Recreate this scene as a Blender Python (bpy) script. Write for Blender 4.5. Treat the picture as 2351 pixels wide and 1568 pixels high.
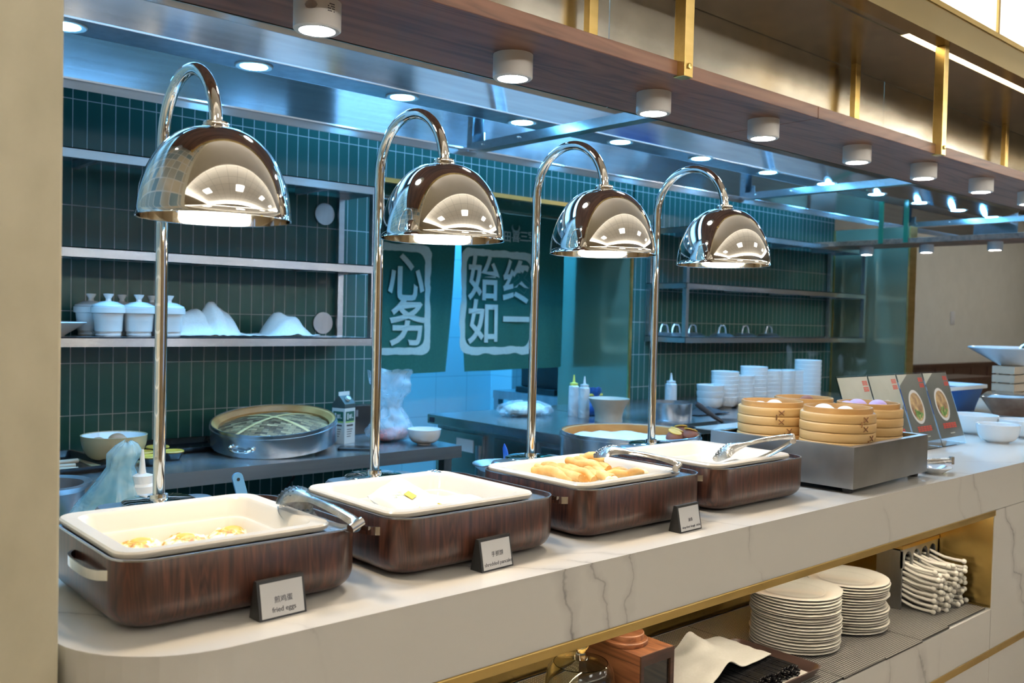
import bpy, bmesh, math, random
from mathutils import Vector, Matrix, noise
PI = math.pi
random.seed(7)
S = bpy.context.scene
for o in list(bpy.data.objects): bpy.data.objects.remove(o)

# ------------------------------------------------------------------ camera
ZC = 1.372                       # camera height above the hall floor
F_PX = 2105.0
YAW, PIT, ROLL = [math.radians(a) for a in (41.558, -1.563, 1.315)]
fw = Vector((math.sin(YAW)*math.cos(PIT), math.cos(YAW)*math.cos(PIT), math.sin(PIT)))
rt = Vector((math.cos(YAW), -math.sin(YAW), 0)); up = rt.cross(fw)
rt2 = rt*math.cos(ROLL)+up*math.sin(ROLL); up2 = -rt*math.sin(ROLL)+up*math.cos(ROLL)
cam = bpy.data.cameras.new('camera'); camo = bpy.data.objects.new('camera', cam)
S.collection.objects.link(camo); S.camera = camo
cam.sensor_width = 36; cam.lens = 36*F_PX/2351
cam.clip_start = .02
m3 = Matrix((rt2, up2, -fw)).transposed()
camo.matrix_world = Matrix.Translation((0, 0, ZC)) @ m3.to_4x4()
cam.dof.use_dof = True; cam.dof.focus_distance = 2.1; cam.dof.aperture_fstop = 5.6

# ------------------------------------------------------------------ world, exposure
w = bpy.data.worlds.new('world'); S.world = w; w.use_nodes = True
bg = w.node_tree.nodes['Background']; bg.inputs[0].default_value = (.9, .85, .78, 1); bg.inputs[1].default_value = .05
S.view_settings.view_transform = 'Standard'; S.view_settings.look = 'None'
S.view_settings.exposure = 0.0; S.view_settings.gamma = 1; S.view_settings.use_curve_mapping = False
S.cycles.use_denoising = True
S.cycles.max_bounces = 8; S.cycles.glossy_bounces = 5; S.cycles.transmission_bounces = 8
S.cycles.transparent_max_bounces = 8; S.cycles.diffuse_bounces = 4
S.cycles.sample_clamp_indirect = 6; S.cycles.caustics_reflective = False; S.cycles.caustics_refractive = False
E_HOOD = 260.0      # cold kitchen canopy lights
E_BEAM = 110.0       # neutral lamps under the wooden shelf
E_HEAT = 78.0      # warm heat lamp lenses
E_COVE = 105.0       # hall cove strips
E_PANEL = 1.15      # lit translucent hall panels
E_CORR = 40.0       # corridor lamp behind the curtains
E_AISLE = 10.0       # unseen cool panels added to brighten the kitchen aisle
E_WASH = 120.0       # unseen cold strip added to brighten the tiles behind the hood
E_HALL = 7.0      # square lamps added to light the hall and the dining wall

# ------------------------------------------------------------------ pixel -> place helpers (positions in the place)
def _ray(px, py):
    return rt2*((px-1175.5)/F_PX) + up2*(-(py-784)/F_PX) + fw
def at_z(px, py, z):
    d = _ray(px, py); t = (z-ZC)/d.z; return Vector((d.x*t, d.y*t, z))
def at_y(px, py, y):
    d = _ray(px, py); t = y/d.y; return Vector((d.x*t, y, ZC+d.z*t))
def at_x(px, py, x):
    d = _ray(px, py); t = x/d.x; return Vector((x, d.y*t, ZC+d.z*t))

# ------------------------------------------------------------------ materials
def newmat(name):
    m = bpy.data.materials.new(name); m.use_nodes = True
    nt = m.node_tree; b = nt.nodes['Principled BSDF']
    return m, nt, b
def N(nt, t, **kw):
    n = nt.nodes.new(t)
    for k, v in kw.items():
        if k.startswith('i_'):
            key = k[2:].replace('_', ' ')
            n.inputs[key].default_value = v
        else: setattr(n, k, v)
    return n
def coords(nt, scale=(1, 1, 1), rot=(0, 0, 0), loc=(0, 0, 0), src='Object'):
    tc = N(nt, 'ShaderNodeTexCoord'); mp = N(nt, 'ShaderNodeMapping')
    mp.inputs['Scale'].default_value = scale; mp.inputs['Rotation'].default_value = rot; mp.inputs['Location'].default_value = loc
    nt.links.new(tc.outputs[src], mp.inputs['Vector']); return mp.outputs['Vector']
def ramp(nt, fac, stops):
    r = N(nt, 'ShaderNodeValToRGB'); e = r.color_ramp.elements
    while len(e) < len(stops): e.new(.5)
    for i, (p, c) in enumerate(stops):
        e[i].position = p; e[i].color = (*c, 1) if len(c) == 3 else c
    nt.links.new(fac, r.inputs[0]); return r.outputs[0]
def bump(nt, b, h, strength=.2, dist=.01):
    n = N(nt, 'ShaderNodeBump'); n.inputs['Strength'].default_value = strength; n.inputs['Distance'].default_value = dist
    nt.links.new(h, n.inputs['Height']); nt.links.new(n.outputs[0], b.inputs['Normal'])
def noisy(name, c1, c2, scale=8, rough=.5, metal=0, stretch=(1, 1, 1), bmp=0, bdist=.002, detail=4, rough2=None, spec=None, coat=0, dist=0, sheen=0):
    m, nt, b = newmat(name)
    v = coords(nt, stretch)
    n = N(nt, 'ShaderNodeTexNoise'); n.inputs['Scale'].default_value = scale; n.inputs['Detail'].default_value = detail
    n.inputs['Distortion'].default_value = dist
    nt.links.new(v, n.inputs['Vector'])
    nt.links.new(ramp(nt, n.outputs[0], [(.3, c1), (.7, c2)]), b.inputs['Base Color'])
    b.inputs['Roughness'].default_value = rough; b.inputs['Metallic'].default_value = metal
    if rough2 is not None:
        mr = N(nt, 'ShaderNodeMapRange'); mr.inputs[1].default_value = .3; mr.inputs[2].default_value = .7
        mr.inputs[3].default_value = rough; mr.inputs[4].default_value = rough2
        nt.links.new(n.outputs[0], mr.inputs[0]); nt.links.new(mr.outputs[0], b.inputs['Roughness'])
    if spec is not None: b.inputs['Specular IOR Level'].default_value = spec
    if coat: b.inputs['Coat Weight'].default_value = coat; b.inputs['Coat Roughness'].default_value = .08
    if bmp: bump(nt, b, n.outputs[0], bmp, bdist)
    return m
def emit(name, col, strength, noise_scale=0):
    m, nt, b = newmat(name)
    b.inputs['Base Color'].default_value = (.8, .8, .8, 1)
    b.inputs['Emission Color'].default_value = (*col, 1); b.inputs['Emission Strength'].default_value = strength
    if noise_scale:
        n = N(nt, 'ShaderNodeTexNoise'); n.inputs['Scale'].default_value = noise_scale; nt.links.new(coords(nt, (8, 8, .6)), n.inputs['Vector'])
        mr = N(nt, 'ShaderNodeMapRange'); mr.inputs[1].default_value = .35; mr.inputs[2].default_value = .65
        mr.inputs[3].default_value = strength*.93; mr.inputs[4].default_value = strength*1.05
        nt.links.new(n.outputs[0], mr.inputs[0]); nt.links.new(mr.outputs[0], b.inputs['Emission Strength'])
    return m
def glass(name, col=(1, 1, 1), rough=.02, ior=1.45, thin=False):
    m, nt, b = newmat(name)
    b.inputs['Base Color'].default_value = (*col, 1); b.inputs['Roughness'].default_value = rough
    b.inputs['Transmission Weight'].default_value = 1; b.inputs['IOR'].default_value = ior
    return m
def film(name, col, alpha, rough=.15, col2=None, scale=12):
    m, nt, b = newmat(name)
    n = N(nt, 'ShaderNodeTexNoise'); n.inputs['Scale'].default_value = scale; n.inputs['Distortion'].default_value = 1.5
    nt.links.new(coords(nt), n.inputs['Vector'])
    nt.links.new(ramp(nt, n.outputs[0], [(.35, col), (.65, col2 or col)]), b.inputs['Base Color'])
    b.inputs['Roughness'].default_value = rough; b.inputs['Alpha'].default_value = alpha
    bump(nt, b, n.outputs[0], .6, .02)
    return m
def brushed(name, col, rough=.25, aniso=.75, tangent=(0, .7, .7), stretch=(1, 1, 1), wav=0):
    m, nt, b = newmat(name)
    v = coords(nt, stretch)
    n = N(nt, 'ShaderNodeTexNoise'); n.inputs['Scale'].default_value = 14; n.inputs['Detail'].default_value = 6
    nt.links.new(v, n.inputs['Vector'])
    c2 = tuple(c*.85 for c in col)
    nt.links.new(ramp(nt, n.outputs[0], [(.3, c2), (.7, col)]), b.inputs['Base Color'])
    b.inputs['Metallic'].default_value = 1; b.inputs['Roughness'].default_value = rough
    if aniso:
        b.inputs['Anisotropic'].default_value = aniso
        t = N(nt, 'ShaderNodeCombineXYZ')
        for i in range(3): t.inputs[i].default_value = tangent[i]
        nt.links.new(t.outputs[0], b.inputs['Tangent'])
    if wav:
        n2 = N(nt, 'ShaderNodeTexNoise'); n2.inputs['Scale'].default_value = 2.2; n2.inputs['Detail'].default_value = 1.5
        nt.links.new(coords(nt), n2.inputs['Vector']); bump(nt, b, n2.outputs[0], wav, .05)
    return m
def wood(name, cols, axis='X', scale=1.0, rough=.35, coat=0, dist=1.2, fine=60):
    m, nt, b = newmat(name)
    st = {'X': (.12, 1, 1), 'Y': (1, .12, 1), 'Z': (1, 1, .12)}[axis]
    v = coords(nt, st)
    n1 = N(nt, 'ShaderNodeTexNoise'); n1.inputs['Scale'].default_value = 9*scale; n1.inputs['Detail'].default_value = 3; n1.inputs['Distortion'].default_value = dist
    nt.links.new(v, n1.inputs['Vector'])
    wv = N(nt, 'ShaderNodeMath', operation='MULTIPLY'); wv.inputs[1].default_value = 9; nt.links.new(n1.outputs[0], wv.inputs[0])
    sn = N(nt, 'ShaderNodeMath', operation='PINGPONG'); sn.inputs[1].default_value = .5; nt.links.new(wv.outputs[0], sn.inputs[0])
    st2 = {'X': (.03, 1, 1), 'Y': (1, .03, 1), 'Z': (1, 1, .03)}[axis]
    n2 = N(nt, 'ShaderNodeTexNoise'); n2.inputs['Scale'].default_value = fine*scale; n2.inputs['Detail'].default_value = 5
    nt.links.new(coords(nt, st2), n2.inputs['Vector'])
    a = N(nt, 'ShaderNodeMath', operation='MULTIPLY_ADD'); a.inputs[1].default_value = .55; nt.links.new(sn.outputs[0], a.inputs[0])
    nt.links.new(n2.outputs[0], a.inputs[2])
    nt.links.new(ramp(nt, a.outputs[0], [(.38, cols[0]), (.62, cols[1]), (.9, cols[2])]), b.inputs['Base Color'])
    b.inputs['Roughness'].default_value = rough
    if coat: b.inputs['Coat Weight'].default_value = coat; b.inputs['Coat Roughness'].default_value = .12
    bump(nt, b, a.outputs[0], .06, .002)
    return m
def marble(name, base=(.76, .74, .70), rough=.07, veins=(), k=.30, seed=0):
    m, nt, b = newmat(name)
    v = coords(nt)
    sx = N(nt, 'ShaderNodeSeparateXYZ'); nt.links.new(v, sx.inputs[0])
    def mth(op, a, c=None, d=None):
        n = N(nt, 'ShaderNodeMath', operation=op)
        for i, q in enumerate((a, c, d)):
            if q is None: continue
            if isinstance(q, (int, float)): n.inputs[i].default_value = q
            else: nt.links.new(q, n.inputs[i])
        return n.outputs[0]
    def nz(scale, detail, loc):
        n = N(nt, 'ShaderNodeTexNoise'); n.inputs['Scale'].default_value = scale; n.inputs['Detail'].default_value = detail
        nt.links.new(coords(nt, (1, 1, 1), loc=(loc, loc*.7, seed)), n.inputs['Vector']); return n.outputs[0]
    t0 = mth('MULTIPLY_ADD', sx.outputs[2], k, sx.outputs[0])
    t0 = mth('MULTIPLY_ADD', sx.outputs[1], .9, t0)
    n1 = mth('MULTIPLY_ADD', nz(4.2, 7, 1.0), .30, t0); n2 = mth('MULTIPLY_ADD', nz(2.2, 7, 5.0), .50, t0)
    wn = mth('MULTIPLY_ADD', nz(7, 3, 9.0), .022, -.004)
    tot = None
    for i, (x0, wd, st) in enumerate(veins):
        d = mth('ABSOLUTE', mth('SUBTRACT', n1 if i % 2 == 0 else n2, x0 + .9*1.207 + k*.83 + (.15 if i % 2 == 0 else .25)))
        core = mth('MULTIPLY', mth('SUBTRACT', 1.0, mth('MINIMUM', mth('DIVIDE', d, mth('MULTIPLY', wn, wd)), 1.0)), st)
        halo = mth('MULTIPLY', mth('SUBTRACT', 1.0, mth('MINIMUM', mth('DIVIDE', d, .03*wd), 1.0)), st*.38)
        q = mth('MAXIMUM', core, halo)
        tot = q if tot is None else mth('MAXIMUM', tot, q)
    fade = N(nt, 'ShaderNodeMapRange'); fade.inputs[1].default_value = .42; fade.inputs[2].default_value = .60; fade.inputs[3].default_value = .06
    nt.links.new(nz(4.5, 2, 20.0), fade.inputs[0])
    fac = mth('MULTIPLY', tot, fade.outputs[0])
    nt.links.new(ramp(nt, fac, [(0, base), (.95, (.20, .18, .18))]), b.inputs['Base Color'])
    b.inputs['Roughness'].default_value = rough
    return m
def tiles(name, c1, c2, mortar, bw, rh, off=(0, 0, 0), rot=(PI/2, 0, 0), rough=.3, ms=.0016, src='Object', offs=0.0, bias=0, metal=0, bs=.4, yz=False):
    m, nt, b = newmat(name)
    v = coords(nt, (1, 1, 1), rot, off, src)
    if rot is None or yz:
        sp_ = N(nt, 'ShaderNodeSeparateXYZ'); nt.links.new(coords(nt), sp_.inputs[0]); cb_ = N(nt, 'ShaderNodeCombineXYZ')
        nt.links.new(sp_.outputs[1], cb_.inputs[0]); nt.links.new(sp_.outputs[2], cb_.inputs[1]); v = cb_.outputs[0]
    br = N(nt, 'ShaderNodeTexBrick'); br.offset = offs; br.squash = 1
    br.inputs['Scale'].default_value = 1; br.inputs['Mortar Size'].default_value = ms; br.inputs['Mortar Smooth'].default_value = .1
    br.inputs['Brick Width'].default_value = bw; br.inputs['Row Height'].default_value = rh; br.inputs['Bias'].default_value = bias
    br.inputs['Color1'].default_value = (*c1, 1); br.inputs['Color2'].default_value = (*c2, 1); br.inputs['Mortar'].default_value = (*mortar, 1)
    nt.links.new(v, br.inputs['Vector']); nt.links.new(br.outputs['Color'], b.inputs['Base Color'])
    b.inputs['Roughness'].default_value = rough; b.inputs['Metallic'].default_value = metal
    inv = N(nt, 'ShaderNodeMath', operation='SUBTRACT'); inv.inputs[0].default_value = 1; nt.links.new(br.outputs['Fac'], inv.inputs[1])
    bump(nt, b, inv.outputs[0], bs, .002)
    return m

M = {}
M['tile'] = tiles('green stack tile', (.017, .085, .076), (.021, .098, .088), (.40, .46, .46), .0527, .2018, off=(-1.064+.0527*30, -(ZC-.1035)+.2018*10, 0), rough=.22)
M['plaster'] = noisy('beige wall plaster', (.58, .53, .39), (.68, .62, .465), 14, .85, bmp=.5, bdist=.004, detail=8, stretch=(1, 1, .6))
M['plaster_far'] = noisy('pale wall plaster', (.70, .67, .58), (.75, .72, .63), 6, .8)
VX = [(at_y(px, py, 1.207).x, w_, st) for px, py, w_, st in ((760, 1500, 1.0, .6), (1325, 1330, 1.3, .95), (1395, 1300, .6, .5), (1455, 1330, .6, .45), (1750, 1250, .6, .5), (2020, 1160, .7, .6), (2215, 1110, .7, .6), (2245, 1105, .7, .45), (2345, 1120, .5, .4))]
M['marble'] = marble('white veined marble', veins=VX)
M['marble2'] = marble('white veined marble below', veins=[(.62, .8, .4), (2.35, .9, .5), (2.52, 1.4, .6), (2.66, .7, .4), (3.35, 1.1, .7), (3.48, .8, .6)], k=.45, seed=3.0)
M['gold'] = brushed('gold metal', (.72, .50, .17), .24, .5, (0, .7, .7), wav=.08)
M['goldtrim'] = noisy('gold edge strip', (.62, .43, .14), (.74, .53, .2), 30, .28, 1, stretch=(.2, 1, 1))
M['bronze'] = brushed('bronze mirror sheet', (.58, .54, .46), .24, .4, (0, .7, .7), wav=.12)
M['bronze_rail'] = noisy('bronze bulkhead sheet', (.50, .38, .18), (.56, .44, .22), 5, .22, 1, stretch=(.4, 1, 1))
M['steel'] = brushed('brushed steel', (.60, .62, .65), .24, .75, (0, .7, .7), stretch=(.2, 4, 4))
M['hood'] = brushed('brushed hood steel', (.52, .56, .61), .13, .85, (0, .72, -.69), stretch=(.2, 4, 4), wav=.02)
M['steel_d'] = noisy('satin steel', (.42, .44, .47), (.56, .58, .61), 20, .32, 1, stretch=(1, 1, .2))
M['steel_box'] = noisy('smudged satin steel', (.40, .40, .40), (.52, .52, .51), 9, .3, 1, rough2=.4)
M['chrome'] = noisy('polished chrome', (.80, .765, .71), (.84, .81, .76), 30, .035, 1, rough2=.06)
M['tool'] = noisy('worn steel tool', (.66, .64, .60), (.76, .74, .71), 60, .12, 1, rough2=.3)
M['beam'] = wood('red brown laminate', ((.085, .032, .018), (.19, .082, .046), (.25, .115, .068)), 'X', .55, .42, dist=1.6)
M['rosewood'] = wood('dark rosewood veneer', ((.012, .005, .004), (.042, .016, .010), (.085, .030, .018)), 'Z', 1.3, .33, coat=.22, dist=2.2, fine=90)
M['acacia'] = wood('oiled acacia', ((.085, .026, .008), (.17, .058, .02), (.23, .09, .035)), 'Y', 1.3, .55)
M['dkwood'] = wood('dark stained wood', ((.02, .009, .006), (.04, .016, .01), (.06, .026, .016)), 'X', 1, .4)
M['crate'] = noisy('pale slat wood', (.50, .40, .29), (.60, .50, .38), 8, .6, stretch=(.2, 1, 1))
M['cream'] = noisy('cream enamel', (.76, .725, .655), (.78, .745, .68), 4, .16)
M['white'] = noisy('white porcelain', (.80, .80, .80), (.84, .84, .83), 3, .1)
M['plate'] = noisy('ivory porcelain', (.74, .70, .62), (.78, .74, .66), 3, .08)
M['whitepaint'] = noisy('white painted aluminium', (.74, .72, .70), (.78, .76, .74), 10, .4)
M['lamp_blue'] = emit('cold downlight', (.12, .52, 1.0), E_HOOD)
M['lamp_white'] = emit('white downlight', (1, .95, .88), E_BEAM)
M['lamp_heat'] = emit('heat lamp lens', (1, .80, .56), E_HEAT)
M['cove'] = emit('warm cove strip', (1, .965, .88), E_COVE)
M['panel'] = emit('lit alabaster panel', (1, .93, .84), E_PANEL, 3)
M['led'] = emit('warm strip light', (1, .80, .50), 6)
M['shelfled'] = emit('warm shelf light strip', (1, .88, .68), 48)
M['aisle'] = emit('added cool aisle panel', (.22, .58, 1.0), E_AISLE)
M['wash'] = emit('added cold wash strip', (.20, .56, 1.0), E_WASH)
M['corr'] = emit('cold corridor lamp', (.045, .44, 1.0), E_CORR)
M['hall'] = emit('hall ceiling lamp', (1, .97, .92), E_HALL)
M['winblue'] = emit('blue window light', (.12, .38, .85), .9)
M['bamboo'] = noisy('pale bamboo', (.60, .37, .14), (.74, .52, .25), 5, .42, stretch=(1, 1, 16), detail=6)
M['bamboo_d'] = noisy('tan bamboo hoop', (.42, .22, .07), (.60, .36, .14), 9, .4, stretch=(1, 1, 3))
M['tie'] = noisy('brown cane tie', (.20, .085, .03), (.30, .14, .05), 40, .5)
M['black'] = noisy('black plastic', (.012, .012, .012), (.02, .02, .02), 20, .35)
M['blackgloss'] = noisy('black lacquer', (.008, .008, .009), (.016, .016, .018), 30, .22)
M['rubber'] = noisy('black rubber', (.01, .01, .01), (.018, .018, .018), 20, .6)
M['darkgrey'] = noisy('charcoal cloth', (.03, .03, .035), (.06, .06, .07), 12, .9)
M['card'] = noisy('white card', (.66, .66, .67), (.70, .70, .71), 4, .5)
M['ink'] = noisy('dark print', (.03, .03, .045), (.04, .04, .06), 9, .5)
M['noren'] = noisy('green cotton', (.010, .115, .100), (.014, .135, .118), 90, .9, stretch=(1, 1, 1))
M['dye'] = noisy('pale resist print', (.50, .68, .68), (.56, .74, .73), 60, .9)
M['cloth'] = noisy('white cotton cloth', (.74, .73, .70), (.80, .79, .77), 120, .9)
M['napkin'] = noisy('cream paper napkin', (.72, .68, .60), (.76, .72, .65), 150, .9)
M['glass'] = glass('clear glass', (.93, .97, .93))
M['glass_knob'] = glass('clear knob glass', (.97, 1, .97))
M['acrylic'] = glass('clear acrylic', (.96, .99, 1.0), .03, 1.2)
M['greenglass'] = noisy('green glass hanger', (.02, .12, .07), (.03, .15, .09), 5, .1)
M['jamb'] = noisy('olive bronze mirror cladding', (.30, .36, .26), (.34, .40, .29), 3, .16, .72, stretch=(1, 1, .3))
M['white_tile'] = tiles('white corridor tile', (.70, .74, .78), (.74, .78, .80), (.52, .56, .60), .3, .3, rough=.25, ms=.003)
M['mosaic'] = tiles('beige and blue mosaic', (.62, .52, .36), (.05, .20, .27), (.72, .68, .58), .06, .06, rough=.2, ms=.003, bias=-.2, yz=True)
M['wainscot'] = wood('brown wainscot', ((.045, .018, .010), (.075, .03, .016), (.095, .04, .022)), 'Z', .6, .4)
M['ceil'] = tiles('white ceiling tile', (.76, .73, .68), (.78, .75, .70), (.30, .28, .25), .6, .6, rot=(0, 0, 0), rough=.8, ms=.008)
M['ceil_plain'] = noisy('white ceiling paint', (.74, .71, .66), (.77, .74, .69), 2, .85)
M['kceil'] = noisy('grey kitchen ceiling', (.10, .11, .12), (.13, .14, .15), 4, .8)
M['floor'] = tiles('beige stone floor', (.34, .29, .23), (.38, .33, .26), (.22, .19, .15), .8, .8, rot=(0, 0, 0), rough=.2, ms=.004)
M['hallwall'] = noisy('tan hall wall', (.55, .45, .29), (.62, .51, .34), 2, .55)
M['blueplastic'] = noisy('blue plastic', (.012, .08, .30), (.016, .10, .36), 6, .3)
M['bluetool'] = noisy('bright blue plastic', (.02, .14, .75), (.03, .18, .85), 6, .3)
M['bluegrey'] = noisy('light blue plastic', (.10, .30, .55), (.13, .34, .60), 6, .4)
M['yolk'] = noisy('yellow cap', (.62, .60, .10), (.68, .66, .14), 6, .4)
def mat_egg():
    m, nt, b = newmat('fried egg'); v = coords(nt)
    n = N(nt, 'ShaderNodeTexNoise'); n.inputs['Scale'].default_value = 55; n.inputs['Detail'].default_value = 6; n.inputs['Distortion'].default_value = 1
    nt.links.new(v, n.inputs['Vector'])
    nt.links.new(ramp(nt, n.outputs[0], [(.36, (.50, .20, .02)), (.46, (.75, .48, .08)), (.54, (.86, .76, .45)), (.62, (.88, .84, .72))]), b.inputs['Base Color'])
    b.inputs['Roughness'].default_value = .35; bump(nt, b, n.outputs[0], .5, .004); return m
M['egg'] = mat_egg()
M['yolkegg'] = noisy('set yolk', (.72, .38, .04), (.82, .55, .10), 50, .35, bmp=.3)
M['dough'] = noisy('golden fried dough', (.70, .30, .05), (.86, .58, .22), 26, .5, bmp=.6, bdist=.006, stretch=(1, 1, 1))
M['dough_in'] = noisy('pale torn dough', (.84, .72, .46), (.90, .82, .62), 70, .7, bmp=.8, bdist=.006)
M['potato'] = noisy('orange fried ball', (.66, .32, .03), (.80, .50, .08), 30, .5, bmp=.4)
M['paper'] = noisy('white paper bag', (.66, .66, .64), (.70, .70, .68), 30, .6, bmp=.3)
M['print_y'] = noisy('yellow print', (.72, .52, .04), (.80, .62, .08), 20, .6)
M['print_g'] = noisy('pale green print', (.55, .70, .40), (.65, .76, .52), 20, .6)
M['lilac'] = noisy('lilac bun', (.52, .38, .72), (.60, .47, .78), 20, .7)
M['bun'] = noisy('white bun', (.84, .82, .74), (.88, .86, .80), 20, .7)
M['sweet'] = noisy('sweet potato flesh', (.70, .42, .06), (.78, .52, .10), 30, .6)
M['sweetskin'] = noisy('sweet potato skin', (.18, .07, .06), (.28, .13, .10), 20, .7)
M['shell'] = noisy('brown egg shell', (.42, .20, .10), (.48, .24, .13), 20, .5)
M['tanbowl'] = noisy('tan glazed bowl', (.52, .40, .22), (.58, .45, .26), 10, .3)
M['stoneware'] = noisy('stained stoneware', (.46, .42, .35), (.60, .57, .50), 8, .6)
M['baglt'] = film('clear plastic bag', (.55, .68, .78), .34, .12, (.85, .90, .95))
M['bagblue'] = film('thin blue plastic bag', (.22, .55, .75), .46, .2, (.45, .74, .88))
M['veg'] = noisy('leafy greens', (.25, .34, .08), (.62, .62, .30), 30, .7, bmp=.8, bdist=.01)
M['meat'] = noisy('pink meat', (.62, .22, .22), (.74, .36, .34), 10, .5)
M['doughbag'] = noisy('wrapped dough', (.66, .68, .55), (.74, .76, .66), 10, .3)
M['frost'] = film('frosted squeeze bottle', (.78, .82, .85), .85, .35)
M['soy'] = noisy('dark sauce', (.03, .025, .03), (.05, .035, .04), 10, .2)
M['sauce'] = noisy('brown sauce', (.10, .04, .03), (.14, .06, .05), 10, .2)
M['carton'] = noisy('carton white', (.62, .66, .64), (.68, .72, .70), 10, .5)
M['cartontop'] = noisy('carton dark top', (.03, .05, .05), (.05, .08, .08), 10, .5)
M['leafgreen'] = noisy('label green', (.01, .09, .06), (.02, .12, .08), 10, .5)
M['lime'] = noisy('label lime', (.25, .55, .10), (.30, .6, .14), 10, .5)
M['slate'] = noisy('dark menu print', (.045, .055, .05), (.09, .10, .095), 7, .35)
M['fog'] = noisy('pale menu print', (.42, .44, .38), (.55, .56, .50), 7, .35)
M['red'] = noisy('red print', (.62, .03, .02), (.72, .06, .03), 20, .5)
M['soup'] = noisy('noodle soup picture', (.14, .05, .02), (.62, .45, .22), 34, .4, detail=2)
M['herb'] = noisy('herb picture', (.05, .20, .03), (.18, .34, .08), 60, .4)
M['brass_knob'] = noisy('brass screw', (.7, .5, .16), (.8, .6, .22), 20, .2, 1)
M['foil'] = noisy('brown wrapped parcel', (.10, .05, .03), (.25, .16, .11), 9, .15)
def mat_mat():
    m, nt, b = newmat('perforated shelf mat')
    v = coords(nt, (1, 1, 1)); vo = N(nt, 'ShaderNodeTexVoronoi'); vo.inputs['Scale'].default_value = 130; vo.inputs['Randomness'].default_value = 0
    nt.links.new(v, vo.inputs['Vector'])
    nt.links.new(ramp(nt, vo.outputs[0], [(.30, (.50, .48, .44)), (.36, (.022, .02, .018))]), b.inputs['Base Color'])
    b.inputs['Roughness'].default_value = .4
    bump(nt, b, vo.outputs[0], .5, .003); return m
M['mat'] = mat_mat()
def mat_weave():
    m, nt, b = newmat('woven bamboo skin')
    v = coords(nt, (1, 1, 1), (0, 0, .8)); br = N(nt, 'ShaderNodeTexBrick'); br.offset = .5
    for k, x in (('Scale', 1), ('Mortar Size', .001), ('Brick Width', .046), ('Row Height', .0135), ('Bias', .05)): br.inputs[k].default_value = x
    br.inputs['Color1'].default_value = (.66, .44, .22, 1); br.inputs['Color2'].default_value = (.13, .065, .035, 1); br.inputs['Mortar'].default_value = (.03, .02, .015, 1)
    n = N(nt, 'ShaderNodeTexNoise'); n.inputs['Scale'].default_value = 18; nt.links.new(v, n.inputs['Vector'])
    mx = N(nt, 'ShaderNodeMix', data_type='RGBA', blend_type='MULTIPLY'); mx.inputs[0].default_value = .6
    nt.links.new(br.outputs['Color'], mx.inputs[6]); nt.links.new(ramp(nt, n.outputs[0], [(.3, (.35, .3, .3)), (.7, (1, 1, 1))]), mx.inputs[7])
    nt.links.new(v, br.inputs['Vector']); nt.links.new(mx.outputs[2], b.inputs['Base Color']); b.inputs['Roughness'].default_value = .4
    bump(nt, b, br.outputs['Fac'], .8, .006); return m
M['weave'] = mat_weave()
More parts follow.
